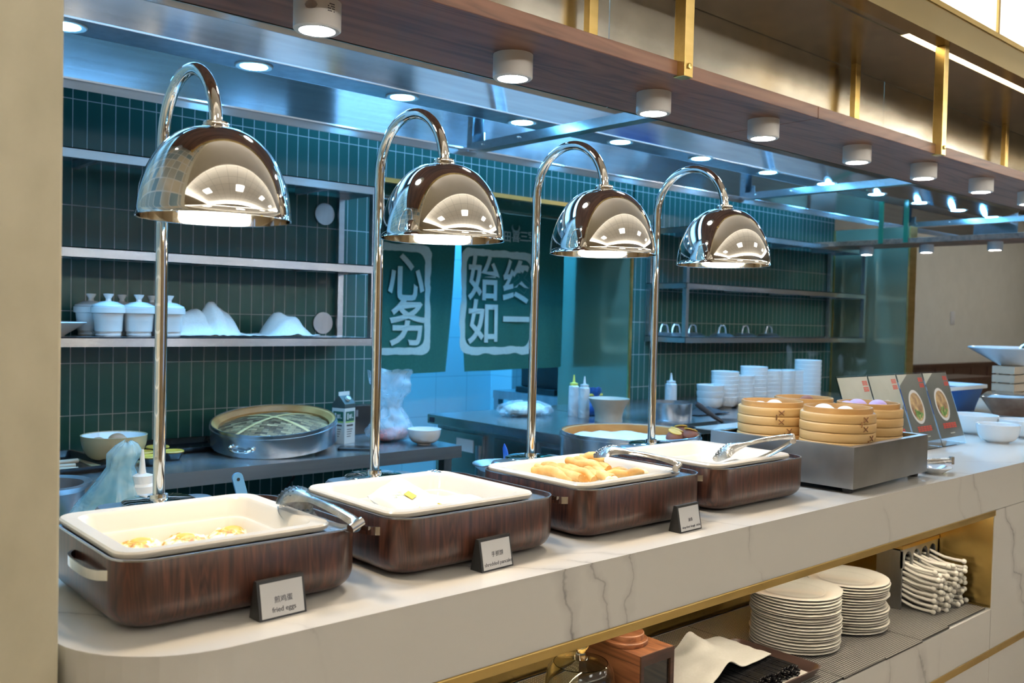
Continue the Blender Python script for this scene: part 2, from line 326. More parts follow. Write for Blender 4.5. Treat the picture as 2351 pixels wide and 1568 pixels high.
# ------------------------------------------------------------------ mesh helpers
class B:
    """collects shapes in one bmesh; .obj() links it as ONE mesh object"""
    def __init__(s): s.bm = bmesh.new()
    def box(s, x0, x1, y0, y1, z0, z1, bev=0, seg=2, rot=None, about=None):
        r = bmesh.ops.create_cube(s.bm, size=1); vs = r['verts']
        for v in vs:
            v.co = Vector((x0+(x1-x0)*(v.co.x+.5), y0+(y1-y0)*(v.co.y+.5), z0+(z1-z0)*(v.co.z+.5)))
        if bev:
            es = list({e for v in vs for e in v.link_edges})
            r2 = bmesh.ops.bevel(s.bm, geom=es, offset=bev, segments=seg, affect='EDGES', profile=.5)
            vs = list({v for f in r2['faces'] for v in f.verts} | {v for v in vs if v.is_valid})
        if rot is not None:
            bmesh.ops.rotate(s.bm, verts=vs, cent=about or (0, 0, 0), matrix=rot)
        return s
    def ring(s, pts): return [s.bm.verts.new(p) for p in pts]
    def skin(s, a, b, closed=True):
        n = len(a)
        for i in range(n if closed else n-1):
            j = (i+1) % n
            try: s.bm.faces.new((a[i], a[j], b[j], b[i]))
            except ValueError: pass
    def loft(s, rings, cap0=True, cap1=True, closed=True):
        R = [s.ring(r) for r in rings]
        for a, b in zip(R, R[1:]): s.skin(a, b, closed)
        if cap0: s.bm.faces.new(R[0][::-1])
        if cap1: s.bm.faces.new(R[-1])
        return s
    def lathe(s, prof, seg=40, c=(0, 0, 0), a0=0, sx=1, sy=1):
        R = []
        for r, z in prof:
            if r < 1e-6: R.append([s.bm.verts.new((c[0], c[1], c[2]+z))])
            else: R.append([s.bm.verts.new((c[0]+sx*r*math.cos(a0+2*PI*i/seg), c[1]+sy*r*math.sin(a0+2*PI*i/seg), c[2]+z)) for i in range(seg)])
        for a, b in zip(R, R[1:]):
            if len(a) == 1 and len(b) == 1: continue
            for i in range(seg):
                j = (i+1) % seg
                if len(a) == 1: s.bm.faces.new((a[0], b[j], b[i]))
                elif len(b) == 1: s.bm.faces.new((a[i], a[j], b[0]))
                else: s.bm.faces.new((a[i], a[j], b[j], b[i]))
        return s
    def cyl(s, r, z0, z1, seg=32, c=(0, 0), bev=0):
        if bev: p = [(0, z0), (r-bev, z0), (r, z0+bev), (r, z1-bev), (r-bev, z1), (0, z1)]
        else: p = [(0, z0), (r, z0), (r, z1), (0, z1)]
        return s.lathe(p, seg, (c[0], c[1], 0))
    def tube(s, pts, r, seg=12, caps=True, flat=None):
        pts = [Vector(p) for p in pts]; rs = r if isinstance(r, (list, tuple)) else [r]*len(pts)
        R = []; nrm = None
        for i, p in enumerate(pts):
            t = (pts[min(i+1, len(pts)-1)]-pts[max(i-1, 0)]).normalized()
            if nrm is None:
                nrm = Vector((0, 0, 1)) if abs(t.z) < .9 else Vector((1, 0, 0))
            nrm = (nrm - t*nrm.dot(t)).normalized(); bn = t.cross(nrm)
            fx = flat or 1
            R.append([p + nrm*(rs[i]*fx*math.cos(2*PI*k/seg)) + bn*(rs[i]*math.sin(2*PI*k/seg)) for k in range(seg)])
        return s.loft(R, caps, caps)
    def ball(s, c, r, sx=1, sy=1, sz=1, u=16, v=10):
        n0 = [(r*math.sin(PI*k/v), -r*math.cos(PI*k/v)*sz) for k in range(v+1)]
        n0[0] = (0, n0[0][1]); n0[-1] = (0, n0[-1][1])
        return s.lathe(n0, u, c, 0, sx, sy)
    def sheet(s, nu, nv, f, thick=0):
        V = [[s.bm.verts.new(f(i/nu, j/nv)) for j in range(nv+1)] for i in range(nu+1)]
        fs = []
        for i in range(nu):
            for j in range(nv): fs.append(s.bm.faces.new((V[i][j], V[i+1][j], V[i+1][j+1], V[i][j+1])))
        if thick:
            s.bm.normal_update()
            bmesh.ops.solidify(s.bm, geom=fs, thickness=thick)
        return s
    def prism(s, poly, z0, z1):
        return s.loft([[(x, y, z0) for x, y in poly], [(x, y, z1) for x, y in poly]])
    def prism_y(s, poly, y0, y1):
        return s.loft([[(x, y0, z) for x, z in poly], [(x, y1, z) for x, z in poly]])
    def prism_x(s, poly, x0, x1):
        return s.loft([[(x0, y, z) for y, z in poly], [(x1, y, z) for y, z in poly]])
    def xf(s, mat): bmesh.ops.transform(s.bm, matrix=mat, verts=s.bm.verts); return s
    def obj(s, name, mat, parent=None, loc=None, rotz=0, smooth=True, label=None, ang=35):
        bmesh.ops.recalc_face_normals(s.bm, faces=s.bm.faces)
        me = bpy.data.meshes.new(name); s.bm.to_mesh(me); s.bm.free()
        me.materials.append(mat if not isinstance(mat, str) else M[mat])
        if smooth:
            me.shade_smooth(); me.set_sharp_from_angle(angle=math.radians(ang))
        o = bpy.data.objects.new(name, me); S.collection.objects.link(o)
        if parent: o.parent = parent
        if loc is not None: o.location = loc
        o.rotation_euler.z = rotz
        if label: o['label'] = label
        return o
def rr(wd, d, r, n=6, cx=0, cy=0):
    p = []
    for sx, sy, a in ((1, 1, 0), (-1, 1, PI/2), (-1, -1, PI), (1, -1, 1.5*PI)):
        for k in range(n+1):
            t = a+PI/2*k/n
            p.append((cx+sx*(wd/2-r)+r*math.cos(t), cy+sy*(d/2-r)+r*math.sin(t)))
    return p
def rrz(wd, d, r, z, n=6, cx=0, cy=0): return [(x, y, z) for x, y in rr(wd, d, max(r, .0005), n, cx, cy)]
def tag(o, label, cat, group=None):
    o['label'] = label; o['category'] = cat
    if group: o['group'] = group
    return o
def thing(name, label, cat, loc=(0, 0, 0), rotz=0, group=None):
    o = bpy.data.objects.new(name, None); S.collection.objects.link(o); o.empty_display_size = .05
    o.location = loc; o.rotation_euler.z = rotz
    return tag(o, label, cat, group)
def struct(o): o['kind'] = 'structure'; return o
KIDS = {}
def dup(root, loc, rotz=None, label=None, group=None):
    def cp(o, par):
        c = o.copy(); S.collection.objects.link(c)
        if par: c.parent = par
        for ch in list(o.children): cp(ch, c)
        return c
    r = cp(root, None); r.location = loc
    if rotz is not None: r.rotation_euler.z = rotz
    if label: r['label'] = label
    if group: r['group'] = group
    return r
def text_pts(body, size, bold=0.0, depth=.0006, align='CENTER', font=None):
    cu = bpy.data.curves.new('lettering', 'FONT'); cu.body = body; cu.size = size; cu.offset = bold; cu.extrude = depth
    cu.align_x = align; cu.align_y = 'CENTER'; cu.resolution_u = 3
    o = bpy.data.objects.new('lettering', cu); S.collection.objects.link(o)
    dg = bpy.context.evaluated_depsgraph_get(); dg.update()
    me = bpy.data.meshes.new_from_object(o.evaluated_get(dg))
    bpy.data.objects.remove(o); bpy.data.curves.remove(cu)
    return me
def text_obj(name, body, size, mat, parent, matrix, bold=0.0, depth=.0006, align='CENTER'):
    me = text_pts(body, size, bold, depth, align); me.transform(matrix); me.materials.clear(); me.materials.append(M[mat])
    o = bpy.data.objects.new(name, me); S.collection.objects.link(o); o.parent = parent
    return o
ORD = ['topmost', 'second from the top', 'third from the top', 'fourth from the top', 'fifth from the top', 'sixth from the top', 'seventh from the top', 'eighth from the top',
       'ninth from the top', 'tenth from the top', 'eleventh from the top', 'twelfth from the top', 'thirteenth from the top', 'fourteenth from the top', 'fifteenth from the top',
       'sixteenth from the top', 'seventeenth from the top', 'eighteenth from the top', 'nineteenth from the top', 'twentieth from the top', 'twenty-first from the top']
CT = .90         # counter top height
YF = 1.207       # counter front plane

# ================================================================== SETTING
struct(B().box(-6, 16, -8, 9, -.1, 0).obj('floor', 'floor', smooth=False))
# kitchen back wall: green tiles left of the opening, above it and right of it
WY = 3.75; XO0, XO1 = 2.464, 4.291; ZH = ZC+.64; XR = 6.694; KTOP = 2.9
b = B()
b.box(.0, XO0, WY, WY+.12, 0, KTOP); b.box(XO0, XO1, WY, WY+.12, ZH, KTOP); b.box(XO1+.0205, XR, WY, WY+.12, 0, KTOP)
struct(b.obj('wall_back', 'tile', smooth=False))
# doorway: bronze jamb cladding, soffit and gold corner strips
t = thing('doorway', 'bronze mirror clad doorway in the green tile wall behind the green curtains', 'doorway', (0, 0, 0)); t['kind'] = 'structure'; t.name = 'door_1'
B().box(XO1, XO1+.02, WY+.003, WY+.62, 0, ZH+.02).obj('right_jamb', 'jamb', t, smooth=False)
B().box(XO0-.02, XO0, WY+.125, WY+.62, 0, ZH+.02).obj('left_jamb', 'jamb', t, smooth=False)
B().box(XO0, XO1, WY+.125, WY+.62, ZH+.002, ZH+.03).obj('soffit', 'jamb', t, smooth=False)
B().box(XO0-.012, XO0+.004, WY-.006, WY+.006, 0, ZH).obj('left_edge_strip', 'goldtrim', t, smooth=False)
B().box(XO1-.004, XO1+.014, WY-.006, WY+.006, 0, ZH).obj('right_edge_strip', 'goldtrim', t, smooth=False)
B().box(XO0, XO1, WY-.006, WY+.03, ZH-.004, ZH+.018).obj('header_strip', 'goldtrim', t, smooth=False)
# corridor behind
b = B(); b.box(1.0, 7.2, 5.6, 5.7, 0, KTOP); b.box(1.0, 1.1, 4.4, 5.6, 0, KTOP); b.box(7.1, 7.2, 4.4, 5.6, 0, KTOP)
struct(b.obj('wall_corridor', 'white_tile', smooth=False))
struct(B().box(4.75, 4.9, 5.35, 5.6, 0, KTOP).obj('trim_1', 'white_tile', smooth=False))
struct(B().box(1.0, 7.2, 3.87, 5.7, KTOP, KTOP+.05).obj('ceiling_corridor', 'ceil_plain', smooth=False))
# right return wall of the kitchen (bronze mirror clad) with gold edges
t = thing('wall_right', 'return wall clad in greenish bronze mirror at the right end of the kitchen', 'wall'); t['kind'] = 'structure'
B().box(XR, XR+.1, 3.15, WY+.12, 0, 2.105).obj('cladding', 'jamb', t, smooth=False)
B().box(XR-.006, XR+.006, WY-.012, WY-.001, 0, 2.105).obj('inner_edge_strip', 'goldtrim', t, smooth=False)
B().box(XR-.006, XR+.102, 3.138, 3.15, 0, 2.105).obj('outer_edge_strip', 'goldtrim', t, smooth=False)
# dining room wall far right with wainscot
struct(B().box(XR+.1, 16, 4.75, 4.85, 0, 2.9).obj('wall_dining', 'plaster_far', smooth=False))
b = B(); b.box(XR+.11, 16, 4.725, 4.75, 0, ZC-.47); b.box(XR+.11, 16, 4.70, 4.75, ZC-.475, ZC-.44)
for i in range(18): b.box(7.3+i*.5, 7.32+i*.5, 4.718, 4.73, .1, ZC-.5)
struct(b.obj('trim_2', 'wainscot', smooth=False))
for px, py, wd, nm in ((2095, 690, .10, 'light switch plate beside the gold edged wall end'), (2185, 730, .10, 'small white wall dispenser right of the switch plate')):
    p = at_y(px, py, 4.75)
    t = thing('wall_switch' if px < 2150 else 'wall_sensor', 'white '+nm, 'switch' if px < 2150 else 'sensor', (p.x, 4.749, p.z))
    B().box(-wd/2, wd/2, -.02, 0, -.08, .08, .008).obj('plate', 'whitepaint', t)
    B().box(-wd/4, wd/4, -.026, -.02, -.045, .045, .002).obj('button', 'whitepaint', t)
# plastered pillar on the left
struct(B().box(-2.4, .366, 1.33, 2.6, 0, KTOP, .004).obj('wall_left', 'plaster', smooth=False))
struct(B().box(.3665, .372, 1.36, 2.6, CT+.15, KTOP).obj('trim_3', 'mosaic', smooth=False))
struct(B().box(-.1, .36, 2.6, WY+.1, 0, KTOP).obj('wall_side', 'white_tile', smooth=False))
# kitchen ceiling and the hall around the viewer
struct(B().box(-.1, 9.5, 1.83, WY+.12, KTOP-.05, KTOP).obj('ceiling_kitchen', 'kceil', smooth=False))
b = B(); HC = 2.95
b.box(-6, 16, -8, -4.2, HC, HC+.06); b.box(-6, 16, .35, 1.38, HC, HC+.06); b.box(-6, -3.0, -4.2, .35, HC, HC+.06); b.box(9, 16, -4.2, .35, HC, HC+.06)
b.box(7.0, 16, 1.38, 9, HC, HC+.06); b.box(-6, -.1, 1.38, 9, HC, HC+.06)
struct(b.obj('ceiling', 'ceil_plain', smooth=False))
struct(B().box(-3.3, 9.3, -4.5, .65, HC+.3, HC+.36).obj('ceiling_tray', 'ceil', smooth=False))
b = B(); b.box(-3.3, 9.3, -4.5, -4.45, HC+.05, HC+.3); b.box(-3.3, 9.3, .6, .65, HC+.05, HC+.3); b.box(-3.3, -3.25, -4.5, .65, HC+.05, HC+.3); b.box(9.25, 9.3, -4.5, .65, HC+.05, HC+.3)
struct(b.obj('trim_4', 'ceil_plain', smooth=False))
b = B(); z0, z1 = HC+.075, HC+.11
b.box(-3.2, 9.2, -4.42, -4.34, z0, z1); b.box(-3.2, 9.2, .50, .58, z0, z1); b.box(-3.22, -3.14, -4.4, .55, z0, z1); b.box(9.14, 9.22, -4.4, .55, z0, z1)
tag(b.obj('cove_light', 'cove', smooth=False), 'warm strip of light hidden in the hall ceiling recess', 'light')
b = B(); b.box(-6, 16, -7.1, -7, 0, HC+.06); b.box(-5.1, -5, -7, 2, 0, HC+.06)
struct(b.obj('wall_hall', 'hallwall', smooth=False))
struct(B().box(15.9, 16, -7, 5, 0, HC).obj('wall_hall_end', 'hallwall', smooth=False))
for i in range(3):
    x = 5.2+i*2.0
    struct(B().prism_y(rr(1.1, 1.9, .3, 6, x, 1.35), -7.0, -6.985).obj('window_%d' % (i+1), 'winblue', smooth=False))
# square lamps added as fill light; the last three brighten the dining wall
for i, (x, y) in enumerate(((-1.5, -1.6), (1.5, -1.6), (4.5, -1.6), (7.5, -1.6), (8.6, 2.9), (10.5, 3.0), (12.5, 3.0))):
    tag(B().prism(rr(.7, .7, .03, 3, x, y), HC+(.285 if i < 4 else -.015), HC+(.298 if i < 4 else -.002)).obj('added_fill_lamp', 'hall', smooth=False), 'square recessed hall ceiling lamp above the guests', 'light', 'added fill lamps')
t = tag(B().box(1.6, 5.6, 4.9, 5.2, KTOP-.03, KTOP-.005).obj('corridor_light', 'corr', smooth=False), 'cold tube light in the corridor behind the green curtains', 'light')

for i, (a, c) in enumerate(((.5, 2.5), (3.0, 5.0), (5.4, 7.0))):  # panels added out of view to raise the kitchen's ambient light
    tag(B().box(a, c, 2.15, 2.75, KTOP-.065, KTOP-.052).obj('added_aisle_panel', 'aisle', smooth=False), 'unseen cool light panel added to brighten the kitchen aisle', 'light', 'added aisle panels')
tag(B().box(1.75, 6.4, 3.50, 3.56, KTOP-.09, KTOP-.052).obj('added_wash_strip', 'wash', smooth=False), 'unseen cold strip added to brighten the green tiles behind the hood', 'light')  # strip added out of view to light the tile band above the top shelf

# ================================================================== COUNTER
t = counter = thing('serving_counter', 'long white marble serving counter with a gold lined open shelf', 'counter', (0, 0, 0))
XL, RC = .372, .19
def outline(x1=9.0, y1=1.95, off=0.0):
    p = [(x1, YF+off)]
    cx, cy, r = XL+RC, YF+RC, RC-off
    for k in range(13):
        a = -PI/2 - PI/2*k/12
        p.append((cx+r*math.cos(a), cy+r*math.sin(a)))
    p += [(XL+off, y1), (3.3, y1), (3.3, 2.5), (x1, 2.5)]
    return p[::-1]
B().prism(outline(), CT-.004, CT).obj('countertop', 'marble', t, smooth=False)
def strip(z0, z1, x1=9.0, x0=None, th=.018, off=.001):
    outer = [q for q in outline(off=off)][::-1][:14]; inner = [q for q in outline(off=off+th)][::-1][:14]
    if x0 is not None:
        outer = [q for q in outer if q[0] > x0]; inner = inner[:len(outer)]
    outer[0] = (x1, outer[0][1]); inner[0] = (x1, inner[0][1])
    return outer, inner
def wall_strip(z0, z1, o, i):
    poly = o + i[::-1]
    return B().prism(poly[::-1], z0, z1)
SB = ZC-.612; RF = ZC-.945; RX0, RX1 = .80, 3.253
o_, i_ = strip(0, 0)
o2 = [(9.0, YF+.001)] + o_[1:]; wall_strip(SB, CT-.0041, o_, i_).obj('front_slab', 'marble', t, smooth=False)
# lower front: left curved panel, below-shelf panel, right panel
ol, il = [(RX0, YF+.002)]+o_[1:], [(RX0, YF+.019)]+i_[1:]
wall_strip(.0, SB-.0015, ol, il).obj('left_panel', 'marble2', t, smooth=False)
B().box(RX0, RX1, YF+.002, YF+.019, 0, RF-.004).obj('lower_panel', 'marble2', t, smooth=False)
B().box(RX1+.003, 9.0, YF+.002, YF+.019, 0, SB-.0025).obj('right_panel', 'marble2', t, smooth=False)
B().box(RX0, RX1+.003, YF-.003, YF+.02, SB-.02, SB-.0002, .002).obj('edge_strip', 'goldtrim', t, smooth=False)
B().box(1.2, 9.0, YF-.002, YF+.001, ZC-1.108, ZC-1.085).obj('kick_strip', 'goldtrim', t, smooth=False)
b = B(); YB = 1.74
b.box(RX0, RX1, YB, YB+.004, RF, SB); b.box(RX1, RX1+.003, YF+.004, YB, RF, SB); b.box(RX0-.003, RX0, YF+.02, YB, RF, SB)
b.box(RX0, RX1, YF+.02, YB, SB-.004, SB-.0005)
b.obj('shelf_lining', 'gold', t, smooth=False)
B().box(RX0+.02, RX1-.02, YF+.06, YF+.072, SB-.0085, SB-.0045).obj('shelf_light_strip', 'shelfled', t, smooth=False)
B().box(RX0, RX1, YF+.0195, YB, RF-.02, RF-.003).obj('shelf_floor', 'white', t, smooth=False)
B().box(RX0, 9.0, 1.90, 1.93, 0, CT-.0045).obj('rear_panel', 'marble2', t, smooth=False)
# perforated mats on the open shelf
xs = [3.235, 2.937, 2.74, 2.512, 2.28, 2.05, 1.82, 1.59, 1.36, 1.13, .9]
for i, (a, c) in enumerate(zip(xs, xs[1:])):
    yy = (YF+.012, YF+.004, YF-.001, YF+.002, YF+.006)[i % 5]
    lb = ['under the white spoons at the shelf right end', 'right of the plate stacks', 'under the far plate stack', 'under the near plate stack', 'under the right half of the chopstick tray',
          'under the left half of the chopstick tray', 'behind the wooden box', 'under the wooden box', 'under the glass dome', 'left of the glass dome'][i]
    tag(B().box(c+.0015, a-.0015, yy, YB-.015, RF-.0025, RF+.0035).obj('shelf_mat', 'mat', smooth=False), 'black perforated shelf mat '+lb, 'mat', 'perforated mats on the open shelf')

# ================================================================== HANGING WOODEN SHELF WITH LAMPS
BB, BT = ZC+.6, ZC+.636; BY0, BY1 = 1.437, 1.79
t = shelf = thing('hanging_shelf', 'long red brown wooden shelf hung on gold bars over the counter', 'shelf', (0, 0, 0))
b = B(); b.box(-.6, 2.45, BY0, BY1, BB, BT, .002); b.obj('board', 'beam', t, smooth=False)
b = B(); b.box(2.4525, 6.0, BY0, BY1, BB, BT, .002); b.obj('board', 'beam', t, smooth=False)
UZ = ZC+.972                     # underside of the bronze bulkhead
for x in (.36, 1.795, 3.225, 4.655):
    for yy, nm in ((BY0-.022, 'front'), (BY1-.05, 'rear')):
        if nm == 'front':
            br_ = B().box(x, x+.034, yy, yy+.034, BB-.004, UZ, .0015).obj('bracket', 'goldtrim', t, smooth=False)
            B().xf(Matrix.Identity(4)).lathe([(0, 0), (.0075, 0), (.0065, .004), (0, .005)], 14).xf(Matrix.Translation((x+.017, yy-.0005, BB+.022)) @ Matrix.Rotation(PI/2, 4, 'X')).obj('screw', 'brass_knob', br_)
        else:
            B().box(x, x+.034, yy, yy+.022, BT, UZ, .0015).obj('bracket', 'goldtrim', t, smooth=False)
b = B()
for a, c in ((-.6, 1.93), (1.933, 3.55), (3.553, 6.0)): b.box(a, c, BY1+.004, BY1+.009, BB-.0, UZ+.1)
b.obj('back_panel', 'bronze', t, smooth=False)
# bulkhead above: bronze soffit, fascia, lit alabaster panels
t = thing('bulkhead', 'bronze clad bulkhead above the hanging shelf with a recessed light strip', 'bulkhead'); t['kind'] = 'structure'; t.name = 'trim_5'
B().box(-.6, 7.5, 1.387, 1.444, UZ, UZ+.012).obj('soffit_front', 'bronze_rail', t, smooth=False)
B().box(-.6, 7.5, 1.474, BY1, UZ, UZ+.012).obj('soffit_rear', 'bronze', t, smooth=False)
B().box(-.6, 7.5, 1.383, 1.387, UZ-.002, UZ+.094).obj('fascia', 'bronze_rail', t, smooth=False)
B().box(-.6, 7.5, 1.378, 1.40, UZ+.094, UZ+.112).obj('ledge', 'goldtrim', t, smooth=False)
B().box(-.6, 3.0295, 1.4445, 1.4735, UZ+.004, UZ+.012).obj('soffit_groove', 'bronze', t, smooth=False)
B().box(3.03, 7.5, 1.445, 1.473, UZ+.006, UZ+.012).obj('light_strip', 'led', t, smooth=False)
for i in range(7):
    x = .02+i*.9
    p = tag(B().box(x+.008, x+.892, 1.40, 1.42, UZ+.112, HC+.0).obj('light_panel', 'panel', smooth=False), 'lit white alabaster wall panel above the bronze bulkhead', 'light panel', 'lit alabaster panels')
    B().box(x-.008, x+.008, 1.392, 1.42, UZ+.112, HC).obj('mullion', 'goldtrim', p, smooth=False)
# surface downlights under the shelf
def downlight(name, label, group, loc, r=.046, h=.055, glow='lamp_white'):
    t = thing(name, label, 'downlight', loc, 0, group)
    B().lathe([(0, 0), (r, 0), (r, -h+.003), (r-.003, -h), (r*.76, -h), (r*.74, -h+.008), (0, -h+.008)], 40).obj('housing', 'whitepaint', t)
    B().lathe([(0, -h+.0075), (r*.73, -h+.0075), (r*.73, -h+.003), (0, -h+.003)], 32).obj('diffuser', glow, t)
    return t
DLX = [.370, .915, 1.425, 1.925, 2.42, 2.93, 3.44, 3.95, 4.46]
words = ['far left', 'nearest', 'second', 'third', 'fourth', 'fifth', 'sixth', 'seventh', 'eighth']
labs = ['white round downlight at the frame left corner with a loose wire', 'white round downlight with a printed oval sticker, nearest under the wooden shelf', 'white round downlight above the space between the first two heat lamps',
        'white round downlight left of the first front gold bar', 'white round downlight above the third heat lamp', 'white round downlight midway between the two front gold bars',
        'white round downlight left of the second front gold bar', 'white round downlight right of the second front gold bar', 'white round downlight at the right picture edge under the shelf']
pxs_ = [None, (728, 72), (1177, 182), (1500, 262), (1752, 319), (1967, 374), (2120, 411), (2252, 442), (2362, 470)]
for i in range(9):
    if i == 0: loc = Vector((.345, 1.615, BB))
    else:
        q = at_z(*pxs_[i], BB-.055); loc = Vector((q.x, q.y, BB))
    if i == 0: d0 = downlight('surface_downlight', labs[0], 'downlights under the wooden shelf', loc); cur = d0
    else: cur = dup(d0, loc, label=labs[i])
    if i == 1:
        pl = B()
        a0 = -2.35
        pl.sheet(8, 6, lambda u, v: ((.0463)*math.cos(a0+(u-.5)*.55), (.0463)*math.sin(a0+(u-.5)*.55), -.018+.008*(v-.5)*2*math.sqrt(max(0, 1-(2*u-1)**2))))
        pl.obj('sticker', 'steel_d', cur, label='oval grey sticker')
        b = B(); a1 = -1.62
        for r_ in range(4):
            for k in range(5):
                if (r_*3+k*7) % 5 == 0: continue
                aa = a1+k*.07; b.box(-.0012, .0012, -.0004, .0004, -.001, .0008).xf(Matrix.Identity(4))
                vs = b.bm.verts[:] if False else None
                b.bm.verts.ensure_lookup_table()
                for v in b.bm.verts[-8:]:
                    x_, y_, z_ = v.co; an = aa + x_/.0463; rr_ = .0462+y_
                    v.co = (rr_*math.cos(an), rr_*math.sin(an), z_-.012-.0045*r_)
        b.obj('printed_text', 'ink', cur, smooth=False)
# loose wire of the far left one
w0 = B().tube([(.330, 1.60, BB-.004), (.331, 1.592, BB-.05), (.326, 1.585, BB-.08), (.331, 1.583, BB-.11), (.335, 1.583, BB-.135), (.334, 1.582, BB-.15)], .0028, 8)
w0.tube([(.343, 1.60, BB-.004), (.341, 1.59, BB-.06), (.337, 1.588, BB-.1)], .002, 8)
tag(w0.obj('loose_wire', 'whitepaint'), 'loose white wire hanging beside the pillar at top left', 'wire')
# second shelf across the far right end
t = thing('cross_shelf', 'wooden shelf running across the far end with blue lit edge', 'shelf')
B().box(6.045, 6.40, 1.80, 3.55, ZC+.55, ZC+.585, .002).obj('board', 'beam', t, smooth=False)
for yy in (at_x(2027, 540, 6.036).y, at_x(2085, 525, 6.036).y):
    B().box(6.03, 6.042, yy, yy+.03, ZC+.555, ZC+.84).obj('hanger', 'greenglass', t, smooth=False)
L3 = [(1990, 575), (2127, 568), (2285, 560)]
for i, (px, py) in enumerate(L3):
    q = at_z(px, py, ZC+.55-.055); 
    dup(d0, (6.22, q.y*6.22/q.x, ZC+.55), label=['white downlight leftmost under the far cross shelf', 'white downlight in the middle under the far cross shelf', 'white downlight rightmost under the far cross shelf'][i], group='downlights under the cross shelf')
# ================================================================== EXTRACTION HOOD
HZ = ZC+.90; HX0, HX1 = .2, 8.4
t = thing('extractor_hood', 'long brushed steel extractor hood over the kitchen aisle', 'hood')
def slope(name, pts, mat, parent=None, th=.003):
    """thin bent steel sheet with the cross-section pts (y, z) along the hood"""
    lo = [(y, z) for y, z in pts]; hi = [(y+th*.6, z+th) for y, z in pts]
    return B().prism_x(lo+hi[::-1], HX0, HX1).obj(name, mat, parent or t, smooth=False)
YA, YB_, YC = 3.08, 3.265, 3.385; ZL = ZC+.785
slope('upper_strip', [(YA-.085, HZ+.135), (YA-.064, HZ+.0855)], 'hood')
slope('front_face', [(YA-.062, HZ+.085), (YA, HZ+.001)], 'hood')
B().box(HX0, HX1, YA-.09, YA-.085, HZ+.13, KTOP-.055).obj('upper_box', 'steel_d', t, smooth=False)
B().box(HX0, HX1, YA-.002, YA+.004, HZ-.004, HZ+.001).obj('front_lip', 'steel', t, smooth=False)
B().box(HX0, HX1, YA+.004, YB_, HZ+.0005, HZ+.006).obj('light_plate', 'steel_d', t, smooth=False)
slope('rear_face', [(YB_, HZ), (YC, ZL)], 'hood')
b = B(); b.prism_x([(YC, ZL), (YC+.018, ZL), (YC+.018, ZL-.035), (YC+.014, ZL-.035), (YC+.010, ZL-.006), (YC, ZL-.006)], HX0, HX1); b.box(HX0, HX1, YC+.018, YC+.022, ZL-.035, HZ+.2)
b.obj('rear_gutter', 'steel', t, smooth=False)
ZB = ZC+.772
for x in (2.735, 4.935, 7.13):
    b = B(); b.box(x-.03, x+.03, 2.1, YC, ZB-.004, ZB); b.box(x-.032, x-.029, 2.1, YC, ZB-.004, ZB+.035); b.box(x+.029, x+.032, 2.1, YC, ZB-.004, ZB+.035)
    cb = b.obj('crossbar', 'steel', t, smooth=False)
    B().prism_y([(x+.002, ZL), (x+.006, ZL), (x+.006, HZ), (x+.002, HZ)], YB_+.05, YC-.002).obj('partition', 'steel', cb, smooth=False)
    for yy in (YC-.1, YC-.35):
        B().ball((x-.036, yy, ZB+.018), .006, u=8, v=6).obj('bolt', 'chrome', cb)
B().box(HX1, HX1+.005, YA-.06, YC+.02, ZL, HZ+.2).obj('end_face', 'steel', t, smooth=False)
B().box(HX0-.005, HX0, YA, YC+.02, ZL, HZ+.2).obj('end_face', 'steel', t, smooth=False)
hl = None
hl_lab = ['behind the pillar edge at top left', 'left of the first heat lamp neck', 'between the first and second heat lamps', 'right of the second heat lamp', 'above the third heat lamp neck',
          'left of the fourth heat lamp neck', 'right of the fourth heat lamp', 'just before the second hood crossbar', 'just past the second hood crossbar', 'third before the hood far end', 'next to last towards the hood far end', 'last at the hood far end']
hpx = [None, (583, 151), (924, 222), (1199, 280), (1424, 325), (1609, 363), (1763, 395), (1896, 421), (2012, 445), (2111, 465), (2200, 482), (2278, 498)]
for i in range(12):
    loc = Vector((.875, 3.185, HZ)) if i == 0 else at_z(*hpx[i], HZ)
    lb = 'recessed cold white downlight in the steel hood, '+hl_lab[i]
    if i == 0:
        hl = thing('recessed_downlight', lb, 'downlight', loc, 0, 'cold downlights in the hood')
        B().lathe([(.049, 0), (.069, 0), (.069, -.003), (.065, -.006), (.049, -.004), (.049, 0)], 40).obj('trim_ring', 'whitepaint', hl)
        B().cyl(.0485, -.0045, -.001, 32).obj('diffuser', 'lamp_blue', hl)
    else: dup(hl, loc, label=lb)

# ================================================================== WALL SHELVES
def wall_shelf(name, label, x0, x1, tops, y0, y1, th, posts, brack=True):
    t = thing(name, label, 'shelf')
    for k, z in enumerate(tops):
        b = B(); b.box(x0, x1, y0, y1, z-.004, z); b.box(x0, x1, y0, y0+.003, z-th, z); b.box(x0, x1, y0+.003, y0+.02, z-th, z-th+.003)
        b.box(x0, x0+.003, y0, y1, z-th, z); b.box(x1-.003, x1, y0, y1, z-th, z)
        s = b.obj('shelf_board', 'steel', t, smooth=False)
        n = 4
        for q in range(n):
            xx = x0+(x1-x0)*(q+.5)/n
            B().box(xx-.012, xx+.012, y0+.02, y1-.01, z-th+.004, z-.005).obj('stiffener', 'steel_d', s, smooth=False)
    for (px, py) in posts:
        B().box(px-.014, px+.014, py-.014, py+.014, tops[-1]-.03, tops[0]-.006).obj('post', 'steel', t, smooth=False)
    return t
wall_shelf('wall_shelf', 'three tier steel wall shelf on the left green tiles holding lidded pots', .37, 2.24, [ZC+.555, ZC+.21, ZC-.108], 3.43, 3.745, .035, [(2.224, 3.447), (2.224, 3.728)])
t2 = wall_shelf('wall_shelf', 'three tier open steel wall shelf on the right green tiles', 4.43, 6.62, [ZC+.565, ZC+.228, ZC-.100], 3.43, 3.745, .035, [(4.446, 3.447), (6.604, 3.447), (4.446, 3.728), (6.604, 3.728)])
